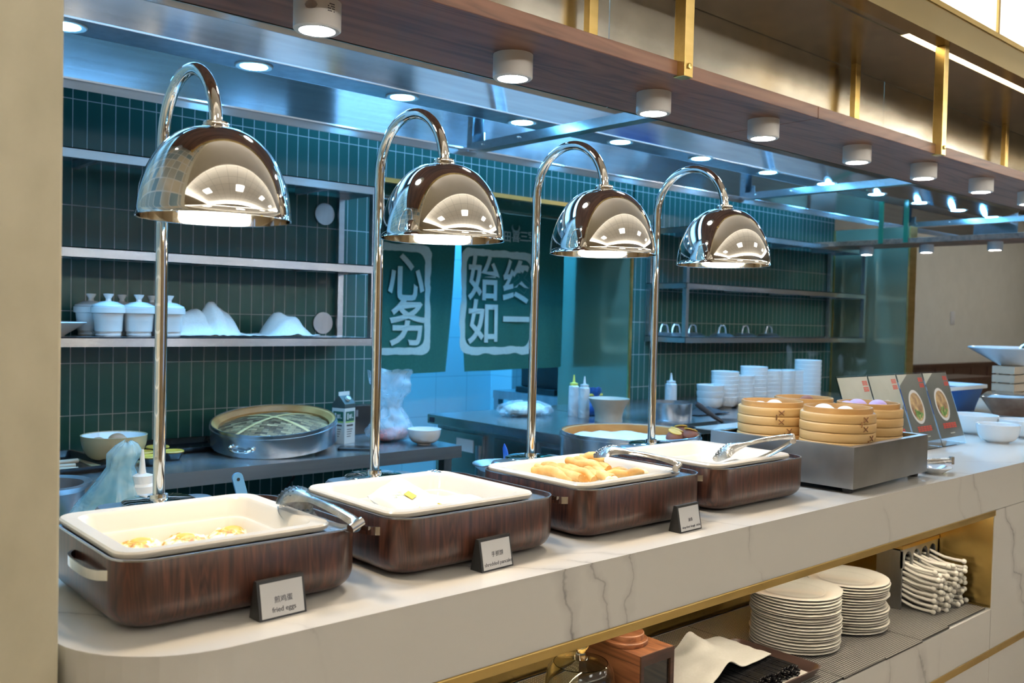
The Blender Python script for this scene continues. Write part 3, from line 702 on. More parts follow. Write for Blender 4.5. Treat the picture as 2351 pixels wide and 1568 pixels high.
for i, (x, z) in enumerate(((2.15, ZC+.45), (2.15, ZC-.05))):
    b = B(); b.lathe([(0, 0), (.05, 0), (.05, .006), (0, .006)], 28); b.xf(Matrix.Translation((x, 3.745, z)) @ Matrix.Rotation(PI/2, 4, 'X'))
    tag(b.obj('wall_bracket_disc', 'steel_d'), ['round steel fixing disc near the left shelf upper end', 'round steel fixing disc above the left shelf lowest board'][i], 'bracket')

# lidded soup pots on the left shelf
def soup_pot(loc, label, first=[None]):
    if first[0] is None:
        t = thing('lidded_pot', label, 'pot', loc, 0, 'lidded pots on the left shelf'); s = 1.0
        B().lathe([(0, 0), (.042, 0), (.045, .006), (.044, .012), (.053, .085), (.060, .088), (.060, .108), (.056, .110), (.052, .104), (.048, .02), (0, .015)], 40).obj('body', 'white', t)
        l = B().lathe([(.0, .119), (.052, .1095), (.0575, .111), (.055, .116), (.03, .128), (.010, .131), (.009, .139), (.017, .152), (.018, .157), (.0, .159)], 36).obj('lid', 'white', t)
        first[0] = t; return t
    return dup(first[0], loc, label=label)
SZ = ZC-.108
def on_y(px, y): return at_y(px, 775, y).x
for px, y, lb in ((248, 3.50, 'white lidded pot, left one in the front row on the shelf'), (318, 3.50, 'white lidded pot, middle one in the front row on the shelf'), (387, 3.50, 'white lidded pot in the front row partly behind the first lamp pole'),
                  (208, 3.62, 'white lidded pot at the left end of the back row'), (279, 3.64, 'white lidded pot in the back row seen between two front pots'), (348, 3.64, 'white lidded pot in the back row beside the lamp pole')):
    soup_pot((on_y(px, y), y, SZ), lb)
tag(B().lathe([(0, .0), (.05, 0), (.055, .006), (.125, .05), (.123, .053), (.05, .01), (0, .008)], 40).obj('dish', 'white', loc=(on_y(150, 3.52)-.05, 3.54, SZ)), 'white flared dish behind the pillar edge on the left shelf', 'dish')
def crumple(name, label, cat, w, d, h, loc, mat, seed, group=None, peaks=()):
    def f(u, v):
        x = (u-.5)*w; y = (v-.5)*d; e = min(u, 1-u, v, 1-v)*2
        z = .003
        for (cx, cy, r, ph) in peaks:
            q = math.hypot((x-cx)/r[0], (y-cy)/r[1]); z = max(z, ph*max(0, 1-q**1.6))
        nz = noise.noise(Vector((x*14+seed, y*14, seed)))
        z = z*(1+.35*nz)+.012*abs(noise.noise(Vector((x*22, y*22+seed, 3)))) + .002
        x += .02*noise.noise(Vector((x*9, y*9, seed+5))); y += .02*noise.noise(Vector((x*9, y*9, seed+9)))
        return (x, y, max(.001, z))
    o = B().sheet(36, 26, f, .002).obj(name, mat, loc=loc, ang=60)
    return tag(o, label, cat, group)
crumple('cloth', 'crumpled white cloth standing in high folds right of the pots', 'cloth', .30, .20, .1, (on_y(478, 3.55), 3.57, SZ+.0015), 'cloth', 1.3, 'white cloths on the left shelf',
        [(-.06, .02, (.12, .10), .10), (.03, .0, (.07, .08), .155), (.06, .03, (.10, .10), .13)])
crumple('cloth', 'low crumpled white cloth at the right end of the shelf', 'cloth', .34, .18, .1, (on_y(632, 3.55), 3.57, SZ+.0015), 'cloth', 4.7, 'white cloths on the left shelf',
        [(.05, .0, (.11, .09), .105), (.10, .01, (.08, .08), .06)])

# lids with wire handles on the right shelf
def potlid(loc, label, first=[None]):
    if first[0] is None:
        t = thing('pot_lid', label, 'lid', loc, 0, 'pot lids on the right shelf')
        B().lathe([(0, .020), (.05, .016), (.078, .002), (.080, .004), (.05, .020), (0, .024)], 36).obj('disc', 'steel_d', t)
        B().tube([(-.04, 0, .018), (-.032, 0, .055), (-.018, 0, .072), (.018, 0, .072), (.032, 0, .055), (.04, 0, .018)], .005, 8).obj('handle', 'steel', t)
        first[0] = t; return
    dup(first[0], loc, label=label)
for px, lb in ((1525, 'pot lid with wire handle at the left end of the right shelf'), (1552, 'pot lid with wire handle second from the left on the right shelf'), (1590, 'pot lid with wire handle just right of the shelf front post'),
               (1658, 'pot lid with wide wire handle in the middle of the right shelf'), (1711, 'pot lid with wire handle right of the middle of the right shelf'), (1765, 'pot lid with narrow wire handle, rightmost on the right shelf')):
    yl = 3.54 if px in (1552, 1658) else 3.65
    potlid((at_y(px, 770, yl).x, yl, ZC-.0998), lb)

# ================================================================== NOREN CURTAINS
NY = 4.28; BOLD = .0085
def wave(x, z, k): return .009*math.sin(x*15+k)*(.35+.65*(ZC+.6-z)) + .003*math.sin(x*37+z*3+k)
def noren(x0, x1, z0, z1, k, label, chars, fx0, fx1, fz0, fz1, wave_side):
    t = thing('noren_curtain', label, 'curtain', (0, 0, 0), 0, 'green curtain panels in the doorway')
    def side(u, v, z):
        x = x0+(x1-x0)*u; d = (z1-z)/(z1-z0)
        x += wave_side*d*d*.05*(1-u if wave_side > 0 else u)
        return x
    def f(u, v):
        z = z0+(z1-z0)*v + .012*(u-.5)*(1-v); x = side(u, v, z)
        return (x, NY+wave(x, z, k), z)
    B().sheet(60, 40, f, .0015).obj('cloth_panel', 'noren', t, ang=80)
    hem = B()
    # rough brush frame, built as one ragged strip following the cloth
    P = []; n = 64
    def edge_pts(off, amp, sd):
        pts = []
        a, b_, c, d = fx0+off, fx1-off, fz0+off, fz1-off; r = .06
        per = rr(b_-a, d-c, r, 5, (a+b_)/2, (c+d)/2)
        out = []
        for i in range(len(per)):
            p, q = Vector((*per[i], 0)), Vector((*per[(i+1) % len(per)], 0)); m = max(1, int((q-p).length/.02))
            for s in range(m):
                w_ = p.lerp(q, s/m); out.append(w_)
        res = []
        for w_ in out:
            j = amp*noise.noise(Vector((w_.x*14, w_.y*14, sd)))+amp*.7*noise.noise(Vector((w_.x*45, w_.y*45, sd)))
            cx, cz = (a+b_)/2, (c+d)/2; dv = Vector((w_.x-cx, w_.y-cz, 0)).normalized()
            res.append((w_.x+dv.x*j, w_.y+dv.y*j))
        return res
    eo = edge_pts(0, .012, k); ei = edge_pts(.042, .006, k+8)
    # resample to equal count
    def res(pts, m):
        L = [0]; 
        for p, q in zip(pts, pts[1:]+pts[:1]): L.append(L[-1]+math.dist(p, q))
        out = []
        j = 0
        for s in range(m):
            tgt = L[-1]*s/m
            while L[j+1] < tgt: j += 1
            f_ = (tgt-L[j])/max(1e-9, L[j+1]-L[j]); p = pts[j]; q = pts[(j+1) % len(pts)]
            out.append((p[0]+(q[0]-p[0])*f_, p[1]+(q[1]-p[1])*f_))
        return out
    eo, ei = res(eo, 150), res(ei, 150)
    fb = B(); A = fb.ring([(x, NY+wave(x, z, k)-.004, z) for x, z in eo]); C = fb.ring([(x, NY+wave(x, z, k)-.004, z) for x, z in ei]); fb.skin(A, C)
    fb.obj('brush_frame', 'dye', t, ang=80)
    for ch, cx, cz, sz in chars:
        me = text_pts(ch, sz, .0055, .0004)
        me.transform(Matrix.Translation((cx, 0, cz)) @ Matrix.Diagonal((.86, 1, 1, 1)) @ Matrix.Rotation(PI/2, 4, 'X'))
        for v in me.vertices: v.co.y += NY+wave(v.co.x, v.co.z, k)-.011
        me.materials.clear(); me.materials.append(M['dye'])
        o = bpy.data.objects.new('lettering', me); S.collection.objects.link(o); o.parent = t
    return t
nz = lambda px, py: at_y(px, py, NY)
A = nz(1040, 850); Bq = nz(1285, 845); Lq = nz(1030, 853)
zt = ZC+.634; zb = nz(1100, 850).z
c1, c2, c3, c4 = nz(1109, 640), nz(1184, 647), nz(1108, 742), nz(1182, 738)
f0, f1 = nz(1057, 700), nz(1243, 700); ft, fbm = nz(1140, 575).z, nz(1140, 812).z
noren(3.375, 4.235, zb, zt, .4, 'right green curtain panel printed with four pale characters', [('始', c1.x, c1.z-.018, .28), ('终', c2.x, c2.z-.022, .28), ('如', c3.x, c3.z-.012, .28), ('一', c4.x, c4.z-.01, .27)], f0.x, nz(1228, 700).x, fbm, ft, 1)
d1, d2 = nz(931, 637), nz(934, 742)
g1 = nz(986, 700).x; gt, gb = nz(930, 560).z, nz(930, 815).z
nl = noren(2.475, 3.335, zb-.01, zt, 2.2, 'left green curtain panel printed with large pale characters', [('心', d1.x, d1.z-.02, .29), ('务', d2.x, d2.z-.012, .29), ('用', d1.x-.31, d1.z-.02, .29), ('服', d2.x-.31, d2.z-.012, .29)], g1-.78, g1, gb, gt, -1)
# small shop mark with horns on the right panel
rp = [o for o in bpy.data.objects if o.name.startswith('noren_curtain') and 'right green' in o.get('label', '')][0]
q = nz(1200, 545)
for ch, px in (('田', 1163), ('喜', 1184), ('三', 1202), ('宝', 1220)):
    me = text_pts(ch, .072, .0012, .0004); p = nz(px, 545)
    me.transform(Matrix.Translation((p.x, NY-.007, p.z)) @ Matrix.Rotation(PI/2, 4, 'X'))
    for v in me.vertices: v.co.y += wave(v.co.x, v.co.z, .4)
    me.materials.clear(); me.materials.append(M['dye']); o = bpy.data.objects.new('lettering', me); S.collection.objects.link(o); o.parent = rp
p = nz(1184, 527); hb = B()
for sg in (-1, 1):
    hb.tube([(p.x+sg*x_, NY-.006+wave(p.x, p.z, .4), p.z+z_) for x_, z_ in ((.004, -.012), (.018, -.010), (.028, .003), (.03, .016), (.026, .028))], [.006, .007, .006, .004, .001], 6)
hb.obj('horned_emblem', 'dye', rp)
tag(B().tube([(XO0+.005, NY, ZC+.6365), (XO1-.005, NY, ZC+.6365)], .006, 10).obj('curtain_rod', 'steel'), 'thin rod carrying the green curtains in the doorway', 'rod')

# ================================================================== KITCHEN TABLES
TZ = ZC-.56
def steel_table(name, label, x0, x1, y0, y1, z, apron=.052, legs=True, shelf=False):
    t = thing(name, label, 'table', (0, 0, 0))
    b = B(); b.box(x0, x1, y0, y1, z-.006, z); b.box(x0, x1, y0, y0+.004, z-apron, z-.006); b.box(x1-.004, x1, y0+.004, y1, z-apron, z-.006); b.box(x0, x0+.004, y0+.004, y1, z-apron, z-.006)
    b.obj('table_top', 'steel', t, smooth=False)
    if legs:
        for x in (x0+.04, x1-.05):
            for y in (y0+.05, y1-.05):
                B().box(x-.02, x+.02, y-.02, y+.02, 0, z-.0065).obj('leg', 'steel_d', t, smooth=False)
    if shelf: B().box(x0+.03, x1-.03, y0+.05, y1-.05, .2, .22).obj('under_shelf', 'steel_d', t, smooth=False)
    return t
steel_table('steel_table', 'long steel table against the left tiled wall with the big steamer basket', .37, 2.455, 3.08, 3.74, TZ)
tag(B().tube([(2.05, 3.735, .76), (2.0, 3.72, .62), (1.9, 3.735, .5), (1.8, 3.735, .42)], .006, 8).obj('power_cable', 'rubber'), 'black cable hanging on the tiles below the left table', 'cable')
# refrigerated counter
fz = ZC-.5
t = thing('undercounter_fridge', 'steel refrigerated counter standing in front of the doorway', 'fridge')
fx0, fx1, fy0, fy1 = 2.77, 3.46, 2.66, 3.72
B().box(fx0-.03, fx1, fy0, fy1, fz-.045, fz, .003).obj('worktop', 'steel', t, smooth=False)
B().box(fx0+.03, fx1-.02, fy0+.02, fy1-.01, .12, fz-.0455).obj('body', 'steel_d', t, smooth=False)
for y0_, y1_ in ((3.33, 3.70), (2.98, 3.25), (2.69, 2.93)):
    dd = B().box(fx0+.012, fx0+.029, y0_, y1_, .18, fz-.07, .003).obj('door', 'steel', t, smooth=False)
    B().box(fx0+.004, fx0+.0115, y0_+.02, y0_+.045, .3, fz-.12, .003).obj('handle', 'steel_d', dd)
B().box(fx0-.0315, fx0-.0302, fy1-.06, fy1-.02, fz-.036, fz-.012).obj('logo_plate', 'ink', t, smooth=False)
B().box(fx0+.009, fx0+.0115, 3.40, 3.53, fz-.16, fz-.10).obj('label', 'card', t, smooth=False, label='small pale label sheet')
for x in (fx0+.08, fx1-.08):
    for y in (fy0+.08, fy1-.08): B().cyl(.02, 0, .12, 12, (x, y)).obj('leg', 'steel_d', t)
# right hand cooking bench along the tiled wall
steel_table('steel_bench', 'steel bench along the right tiled wall holding the stacked bowls', 3.47, 6.2, 2.75, 3.74, fz, .06)
# low bench right behind the serving counter
BZ = ZC-.60
steel_table('prep_bench', 'low steel bench behind the serving counter', .40, 3.3, 1.955, 2.42, BZ, .05)
# raised equipment stand in the corridor
q = at_y(1132, 895, 5.1)
t = thing('equipment_stand', 'dark steel overshelf standing in the corridor below the right curtain', 'stand')
B().box(q.x, q.x+.4, 4.42, 5.1, q.z-.06, q.z).obj('top_rail', 'steel_d', t, smooth=False)
for x in (q.x, q.x+.35):
    for y in (4.43, 5.04): B().box(x, x+.05, y, y+.05, 0, q.z-.0605).obj('leg', 'steel_d', t, smooth=False)
t = thing('coffee_machine', 'dark kitchen appliance on the overshelf in the corridor', 'appliance', (q.x+.21, 4.70, q.z+.0005))
B().box(-.17, .18, -.2, .2, 0, .04, .004).obj('base', 'black', t, smooth=False)
B().box(-.12, .18, -.18, .2, .0405, .42, .01).obj('body', 'black', t)
B().tube([(-.121, -.03, .22), (-.19, -.05, .225), (-.215, -.05, .17)], .016, 10).obj('spout', 'black', t)
B().box(-.06, .16, -.186, -.1805, .20, .25, .002).obj('panel', 'steel_d', t)
# ================================================================== FOOD WARMERS, PANS, HEAT LAMPS
LIP = .111; WX = [(.441, .845), (.908, 1.315), (1.382, 1.80), (1.852, 2.257)]; WYF, WYB = 1.317, 1.679
wlab = ['dark wood grain food warmer nearest the pillar with the fried eggs', 'dark wood grain food warmer second from the pillar with the wrapped pancakes',
        'dark wood grain food warmer third from the pillar with the fried dough sticks', 'dark wood grain food warmer beside the steel steamer box']
plab = ['cream pan with three fried eggs', 'cream pan with paper wrapped pancakes', 'cream pan heaped with fried dough sticks', 'cream pan with a few small fried balls']
PANS = []
def make_warmer(i):
    x0, x1 = WX[i]; wd, dp = x1-x0, WYB-WYF; cx, cy = (x0+x1)/2, (WYF+WYB)/2; r = .055
    t = thing('food_warmer', wlab[i], 'food warmer', (cx, cy, CT), 0, 'food warmers on the counter')
    rings = [rrz(wd-.075, dp-.075, r-.025, .004)]
    for k in range(7):
        a = PI/2*k/6; ins = .03*(1-math.sin(a)); rings.append(rrz(wd-2*ins, dp-2*ins, r-ins*.7, .006+.032*(1-math.cos(a))))
    rings += [rrz(wd, dp, r, LIP-.003), rrz(wd-.002, dp-.002, r, LIP-.0012)]
    rings += [rrz(wd-.006, dp-.006, r-.003, LIP-.0012), rrz(wd-.006, dp-.006, r-.003, LIP-.012)]
    B().loft(rings, True, False).obj('body', 'rosewood', t)
    pw, pd, ox = .352, .329, -(wd/2)+.352/2+.006
    hw, hd = .322, .299
    b = B(); b.loft([rrz(wd-.0065, dp-.0065, r-.003, LIP-.008), rrz(hw, hd, .03, LIP-.0075, cx=ox), rrz(hw, hd, .03, LIP-.07, cx=ox)], False, True)
    b.obj('well', 'steel', t)
    b = B(); b.loft([rrz(wd+.0006, dp+.0006, r, LIP-.0028), rrz(wd+.0006, dp+.0006, r, LIP), rrz(wd-.0045, dp-.0045, r-.002, LIP), rrz(wd-.0045, dp-.0045, r-.002, LIP-.0105)], False, False)
    b.obj('rim', 'steel', t)
    for sx in (-1, 1):
        if sx == 1 and i == 3: pass
        X = sx*wd/2; o = .022
        yy = .030
        hb = B()
        outp, inp = [], []
        for k in range(17):
            q_ = k/8-1; e_ = max(0, 1-abs(q_)**3.2)**.6
            outp.append((X-sx*.0008+sx*o*e_, q_*.078-.052)); inp.append((X-sx*.0008+sx*max(0, o*e_-.004)*.999, q_*.074-.052))
        hb.prism(outp+inp[::-1], .076, .091); hb.obj('handle', 'chrome', t)
    # pan
    p = thing('food_pan', plab[i], 'pan', (cx+ox, cy, CT+LIP-.0018), 0, 'cream food pans in the warmers')
    h = .0105
    rg = [rrz(pw-.004, pd-.004, .034, 0), rrz(pw, pd, .036, .003), rrz(pw, pd, .036, h-.003), rrz(pw-.005, pd-.005, .034, h),
          rrz(pw-.048, pd-.048, .03, h-.001), rrz(pw-.056, pd-.056, .03, h-.006), rrz(pw-.066, pd-.066, .03, -.020), rrz(pw-.070, pd-.070, .03, -.0235),
          rrz(pw-.080, pd-.080, .028, -.025), rrz(pw-.086, pd-.086, .026, -.029), rrz(pw-.098, pd-.098, .024, -.050), rrz(pw-.12, pd-.12, .02, -.054)]
    b = B(); b.loft(rg, False, True)
    b.loft([rrz(pw-.004, pd-.004, .034, 0), rrz(pw-.050, pd-.050, .03, 0), rrz(pw-.064, pd-.064, .03, -.022), rrz(pw-.092, pd-.092, .024, -.054), rrz(pw-.12, pd-.12, .02, -.058)], False, True)
    b.obj('basin', 'cream', p)
    PANS.append((cx+ox, cy, CT+LIP-.0018-.054))
    # heat lamp standing behind the warmer
    return t
for i in range(4): make_warmer(i)

LPX = [.652, 1.134, 1.612, 2.094]; LPY = 1.735
llab = ['chrome dome heat lamp over the fried eggs', 'chrome dome heat lamp over the wrapped pancakes', 'chrome dome heat lamp over the dough sticks', 'chrome dome heat lamp farthest along, over the fried balls']
zb_ = .104
rim, top = ZC+.152-CT, ZC+.314-CT; R = .126; reach = .235; hr = reach/2; apex0 = top-.006
t = thing('heat_lamp', llab[0], 'lamp', (LPX[0], LPY, CT), 0, 'chrome heat lamps on the counter')
B().loft([rrz(.22, .095, .03, 0), rrz(.22, .095, .03, zb_-.006), rrz(.21, .085, .027, zb_)]).obj('base', 'steel_d', t)
B().lathe([(0, zb_+.0005), (.066, zb_+.0005), (.066, zb_+.004), (.06, zb_+.007), (.017, zb_+.009), (.016, zb_+.016), (0, zb_+.016)], 48).obj('flange', 'chrome', t)
pth = [(0, 0, zb_+.012), (0, 0, .3), (0, 0, .5), (0, 0, apex0-.05), (0, 0, apex0)]
pth += [(0, -hr+hr*math.cos(PI*k/28), apex0+hr*math.sin(PI*k/28)) for k in range(1, 29)]
pth += [(0, -reach, top+.001)]
B().tube(pth, .0112, 20).obj('pole', 'chrome', t)
hd = top-rim
prof = [(.0, top+.002), (.020, top+.002), (.0215, top-.001), (.0205, top-.005), (.0235, top-.0055), (.0235, top-.0085)]
n = 22
for k in range(n+1):
    a = PI/2*k/n; rr__ = .0235+(R-.0235)*math.sin(a)**1.0; z = rim+.002+(hd-.0115)*math.cos(a)**1.06; prof.append((rr__, z))
prof += [(R+.0012, rim+.001), (R, rim), (R-.0016, rim+.001)]
for k in range(n, -1, -1):
    a = PI/2*k/n; rr__ = .0205+(R-.0225)*math.sin(a); z = rim+.001+(hd-.015)*math.cos(a)**1.06; prof.append((rr__, z))
prof += [(0, prof[-1][1])]
B().lathe(prof, 72, (0, -reach, 0)).obj('shade', 'chrome', t, ang=50)
bl = B().lathe([(0, rim+.075), (.02, rim+.074), (.022, rim+.05), (.055, rim+.024), (.0585, rim+.016), (.0585, rim+.012)], 40, (0, -reach, 0)).obj('bulb', 'steel', t)
B().lathe([(.0583, rim+.0125), (.056, rim+.007), (.04, rim+.003), (0, rim+.001)], 40, (0, -reach, 0)).obj('lens', 'lamp_heat', bl)
hl0 = t
for i in (1, 2, 3): dup(t, (LPX[i], LPY, CT), label=llab[i])

# ------------------------------------------------------------------ name cards
def sign(i, x, y, zh, en, label, rot):
    t = thing('food_label_stand', label, 'sign', (x, y, CT), rot, 'black label stands on the counter')
    w_, h_, d_ = .082, .059, .032; tp = .012
    B().prism_x([(0, 0), (d_, 0), (d_*.62, h_), (tp, h_)], 0, w_).obj('stand', 'black', t, smooth=False)
    ang = math.atan2(tp, h_)
    mt = Matrix.Translation((w_/2, 0, 0)) @ Matrix.Rotation(PI/2-ang, 4, 'X')
    L = math.hypot(tp, h_)
    b = B(); b.box(-w_/2+.0045, w_/2-.004, .003, L-.005, .0001, .0009); c = b.xf(mt).obj('card', 'card', t, smooth=False)
    for txt, sz, yy, bd in zh, en:
        text_obj('lettering', txt, sz, 'ink', c, mt @ Matrix.Translation((.002, yy*L, .0011)), bd, .0002)
sign(0, .634, 1.276, ('煎鸡蛋', .0108, .46, 0), ('fried eggs', .0108, .22, .00006), 'black label stand reading fried eggs', math.radians(3))
sign(1, 1.074, 1.279, ('手抓饼', .0105, .48, 0), ('shredded pancake', .0098, .20, 0), 'black label stand reading shredded pancake', math.radians(4))
sign(2, 1.624, 1.256, ('油条', .0088, .42, 0), ('deep-fried dough  sticks', .0070, .18, .0000), 'black label stand reading deep-fried dough sticks', math.radians(2))

# ------------------------------------------------------------------ food
def egg(p, sx, sy, rot, label, seed):
    t = thing('fried_egg', label, 'egg', p, rot, 'fried eggs in the nearest pan')
    def f(u, v):
        a = 2*PI*u; q = .04+.96*v
        rad = 1+.16*noise.noise(Vector((math.cos(a)*1.5+seed, math.sin(a)*1.5, seed)))+.05*noise.noise(Vector((math.cos(a)*6+seed, math.sin(a)*6, 1)))
        z = .010*(1-q**4)+.004*noise.noise(Vector((math.cos(a)*q*5+seed, math.sin(a)*q*5, 4)))*1.2 + .004
        if q > .97: z = .001
        return (math.cos(a)*q*rad*sx, math.sin(a)*q*rad*sy, max(.0006, z))
    b = B(); b.sheet(40, 12, f); b.loft([[f(i/40, 0) for i in range(40)]], True, False)
    bmesh.ops.remove_doubles(b.bm, verts=b.bm.verts, dist=1e-5)
    b.obj('egg_white', 'egg', t, ang=80)
    B().ball((sx*.1, 0, .009), .02, sz=.45).obj('yolk', 'yolkegg', t)
P0, P1_, P2_, P3_ = PANS
def inpan(px, py, P, dz=0): v = at_z(px, py, P[2]+dz); return v
for (px, py), sx, sy, rot, lb, sd in (((318, 1250), .040, .034, .3, 'fried egg at the left end of the cream pan', 1.0), ((425, 1240), .050, .040, 1.1, 'fried egg in the middle of the cream pan', 3.0), ((530, 1222), .050, .036, .5, 'fried egg at the right end of the cream pan', 6.0)):
    v = inpan(px, py, P0, .008); egg((v.x, v.y, P0[2]+.0006), sx, sy, rot, lb, sd)
# paper wrapped pancakes
def packet(loc, w_, d_, h_, rot, tilt, label, mark):
    t = thing('wrapped_pancake', label, 'pancake', loc, rot, 'paper wrapped pancakes in the second pan'); t.rotation_euler.x = tilt[0]; t.rotation_euler.y = tilt[1]
    sd = loc[0]*31
    def body(u, v, sg):
        x = (u-.5)*w_; y = (v-.5)*d_; e = max(0, 1-(2*u-1)**6)*max(0, 1-(2*v-1)**6)
        return (x+.002*noise.noise(Vector((u*4, v*4, sd))), y+.002*noise.noise(Vector((u*4, v*4, sd+3))), h_/2+sg*(h_/2*e**.6+.004*noise.noise(Vector((u*6, v*6, sd)))*e)+.0002*sg)
    b = B(); b.sheet(18, 16, lambda u, v: body(u, v, 1)); b.sheet(18, 16, lambda u, v: body(u, v, -1))
    bmesh.ops.remove_doubles(b.bm, verts=b.bm.verts, dist=6e-4)
    b.obj('paper_bag', 'paper', t, ang=60)
    if mark == 'badge':
        pb = B(); pb.box(-.008, .014, -.009, .011, h_+.0012, h_+.0022).obj('printed_badge', 'print_y', t, smooth=False)
        g = B()
        for k in range(7): g.lathe([(.004+.0006*k, 0), (.005+.0006*k, .0004), (.004+.0006*k, .0004)], 12, (-.03+.006*k, .02-.004*(k % 3), h_*.9+.0015))
        g.obj('printed_pattern', 'print_g', t)
    d = B(); rnd = random.Random(int(sd*10))
    for k in range(46):
        x = -w_*.40+rnd.random()*w_*.36; y = -d_*.42+rnd.random()*d_*.22; s_ = .0008+.0012*rnd.random()
        d.box(x-s_, x+s_, y-s_, y+s_, h_*.80, h_*.93+.0014)
    d.obj('printed_pattern', 'print_y', t, smooth=False)
v = inpan(940, 1140, P1_, .03)
packet((P1_[0]-.065, P1_[1]-.045, P1_[2]+.008), .125, .12, .026, .35, (0, 0), 'paper wrapped pancake lying flat at the pan left end', '')
packet((P1_[0]-.045, P1_[1]-.012, P1_[2]+.036), .14, .12, .024, .55, (.45, -.12), 'paper wrapped pancake with a yellow badge leaning on top', 'badge')
packet((P1_[0]+.045, P1_[1]-.065, P1_[2]+.022), .13, .11, .028, -.25, (0, 0), 'paper wrapped pancake at the front of the pan', '')
packet((P1_[0]+.035, P1_[1]+.045, P1_[2]+.008), .12, .11, .026, .9, (0, 0), 'paper wrapped pancake towards the pan back', '')
# dough sticks
def stick(p0, p1, r, label, torn=False):
    p0, p1 = Vector(p0), Vector(p1); c_ = (p0+p1)/2; k_ = 1.22 if not torn else 1.05; p0, p1 = c_+(p0-c_)*k_, c_+(p1-c_)*k_; t_ = (p1-p0); L = t_.length
    b = B()
    for off in (-1, 1):
        pts = []; rs = []
        for k in range(13):
            s_ = k/12; q = p0.lerp(p1, s_); side = t_.cross(Vector((0, 0, 1))).normalized()*off*r*.46
            w_ = Vector((0, 0, 1))*.004*math.sin(s_*9+off+L*50)
            pts.append(q+side+w_+Vector((0, 0, .004*math.sin(s_*PI)))); rs.append(r*(.55+.45*math.sin(PI*min(1, max(0, .12+.76*s_))))*(1+.05*math.sin(s_*17+off)))
        b.tube(pts, rs, 12)
    o = b.obj('dough_stick', 'dough', ang=80)
    tag(o, label, 'dough stick', 'dough sticks in the third pan')
    if torn:
        c = B()
        for off in (-1, 1): c.ball(p1+t_.normalized()*.004+t_.cross(Vector((0, 0, 1))).normalized()*off*r*.5, r*.85, u=14, v=10)
        c.obj('torn_end', 'dough_in', o, ang=80, label='pale torn end')
zp = P2_[2]
def pp(px, py, dz): return inpan(px, py, P2_, dz*.75+.030)
for a, c, r, dz, lb, torn in (((1225, 1077), (1312, 1097), .0115, .018, 'leftmost dough stick in the pan', 0), ((1250, 1071), (1330, 1098), .013, .022, 'long brown edged dough stick, second from the left', 0), ((1290, 1080), (1360, 1096), .0135, .026, 'curved dough stick in the front middle', 0),
                              ((1315, 1062), (1385, 1078), .013, .040, 'dough stick lying on top behind the middle', 0), ((1335, 1055), (1380, 1056), .013, .046, 'short dough stick at the top of the heap', 0),
                              ((1352, 1082), (1402, 1102), .012, .030, 'dough stick torn open to the pale crumb', 1), ((1388, 1094), (1470, 1088), .013, .022, 'pale broken dough stick at the right', 1), ((1385, 1068), (1440, 1074), .012, .018, 'dough stick under the tongs', 0)):
    stick(pp(*a, dz), pp(*c, dz), r, lb, torn)
# fried balls in the fourth pan
for (px, py), r, lb in (((1563, 1047), .017, 'leftmost small fried ball'), ((1600, 1052), .019, 'middle small fried ball with a bump'), ((1622, 1057), .015, 'rightmost small fried ball')):
    v = inpan(px, py, P3_, .012); v.x = max(v.x, P3_[0]-.108); v.y = max(v.y, P3_[1]-.085)
    tag(B().ball((0, 0, r*.8), r, 1.1, .95, .85).obj('fried_ball', 'potato', loc=(v.x, v.y, P3_[2]+.0005)), lb+' in the farthest cream pan', 'fried ball', 'fried balls in the fourth pan')

# ------------------------------------------------------------------ perforated serving tongs
def tong_blade(flip):
    """one arm: perforated scoop then channel shaped handle, along +x, scoop at x=0"""
    b = B()
    prof = []
    L = .215; n = 26
    R = []
    for i in range(n+1):
        s_ = i/n; x = s_*L
        if s_ < .30:
            q = s_/.30; hw = .030*math.sqrt(max(0, 1-(1-min(1, q*1.25))**2)) if q < .8 else .027-(.027-.012)*((q-.8)/.2)*.5
            dep = .021*math.sin(PI*(.12+.6*q))
        elif s_ < .45: q = (s_-.30)/.15; hw = .0195+(.0085-.0195)*q; dep = .016-.009*q
        else: q = (s_-.45)/.55; hw = .0085+.0025*q; dep = .007+.002*q
        hw = max(hw, .001)
        z = .0035+.016*math.sin(PI*min(1, s_))**.8-.006*(1-min(1, s_/.3))
        row = []
        for k in range(11):
            c = (k/10-.5)*2
            row.append((x, c*hw, (z - dep*(1-c*c)*(-1 if flip else 1)*-1*.9) if False else z + dep*(1-c*c)*.9))
        R.append(row)
    V = [[b.bm.verts.new(p) for p in row] for row in R]
    for i in range(n):
        for k in range(10): b.bm.faces.new((V[i][k], V[i+1][k], V[i+1][k+1], V[i][k+1]))
    bmesh.ops.solidify(b.bm, geom=b.bm.faces[:], thickness=.0012)
    if flip: b.xf(Matrix.Diagonal((1, 1, -1, 1)))
    return b
def holes(flip):
    b = B()
    for ix in range(7):
        for iy in range(-3, 4):
            x = .009+ix*.0082; y = (iy+.5*(ix % 2))*.0068; s_ = x/.215; q = s_/.30
            hw = .027*math.sqrt(max(0, 1-(1-min(1, q*1.25))**2)) if q < .8 else .022
            if abs(y) > hw-.004: continue
            z = .0035+.016*math.sin(PI*min(1, s_))**.8-.006*(1-min(1, s_/.3)); c = y/hw; zz = z+.021*math.sin(PI*(.12+.6*q))*(1-c*c)*.9
            b.lathe([(0, 0), (.0019, 0), (.0019, .0006), (0, .0006)], 8, (x, y, zz-.0001))
    if flip: b.xf(Matrix.Diagonal((1, 1, -1, 1)))
    return b
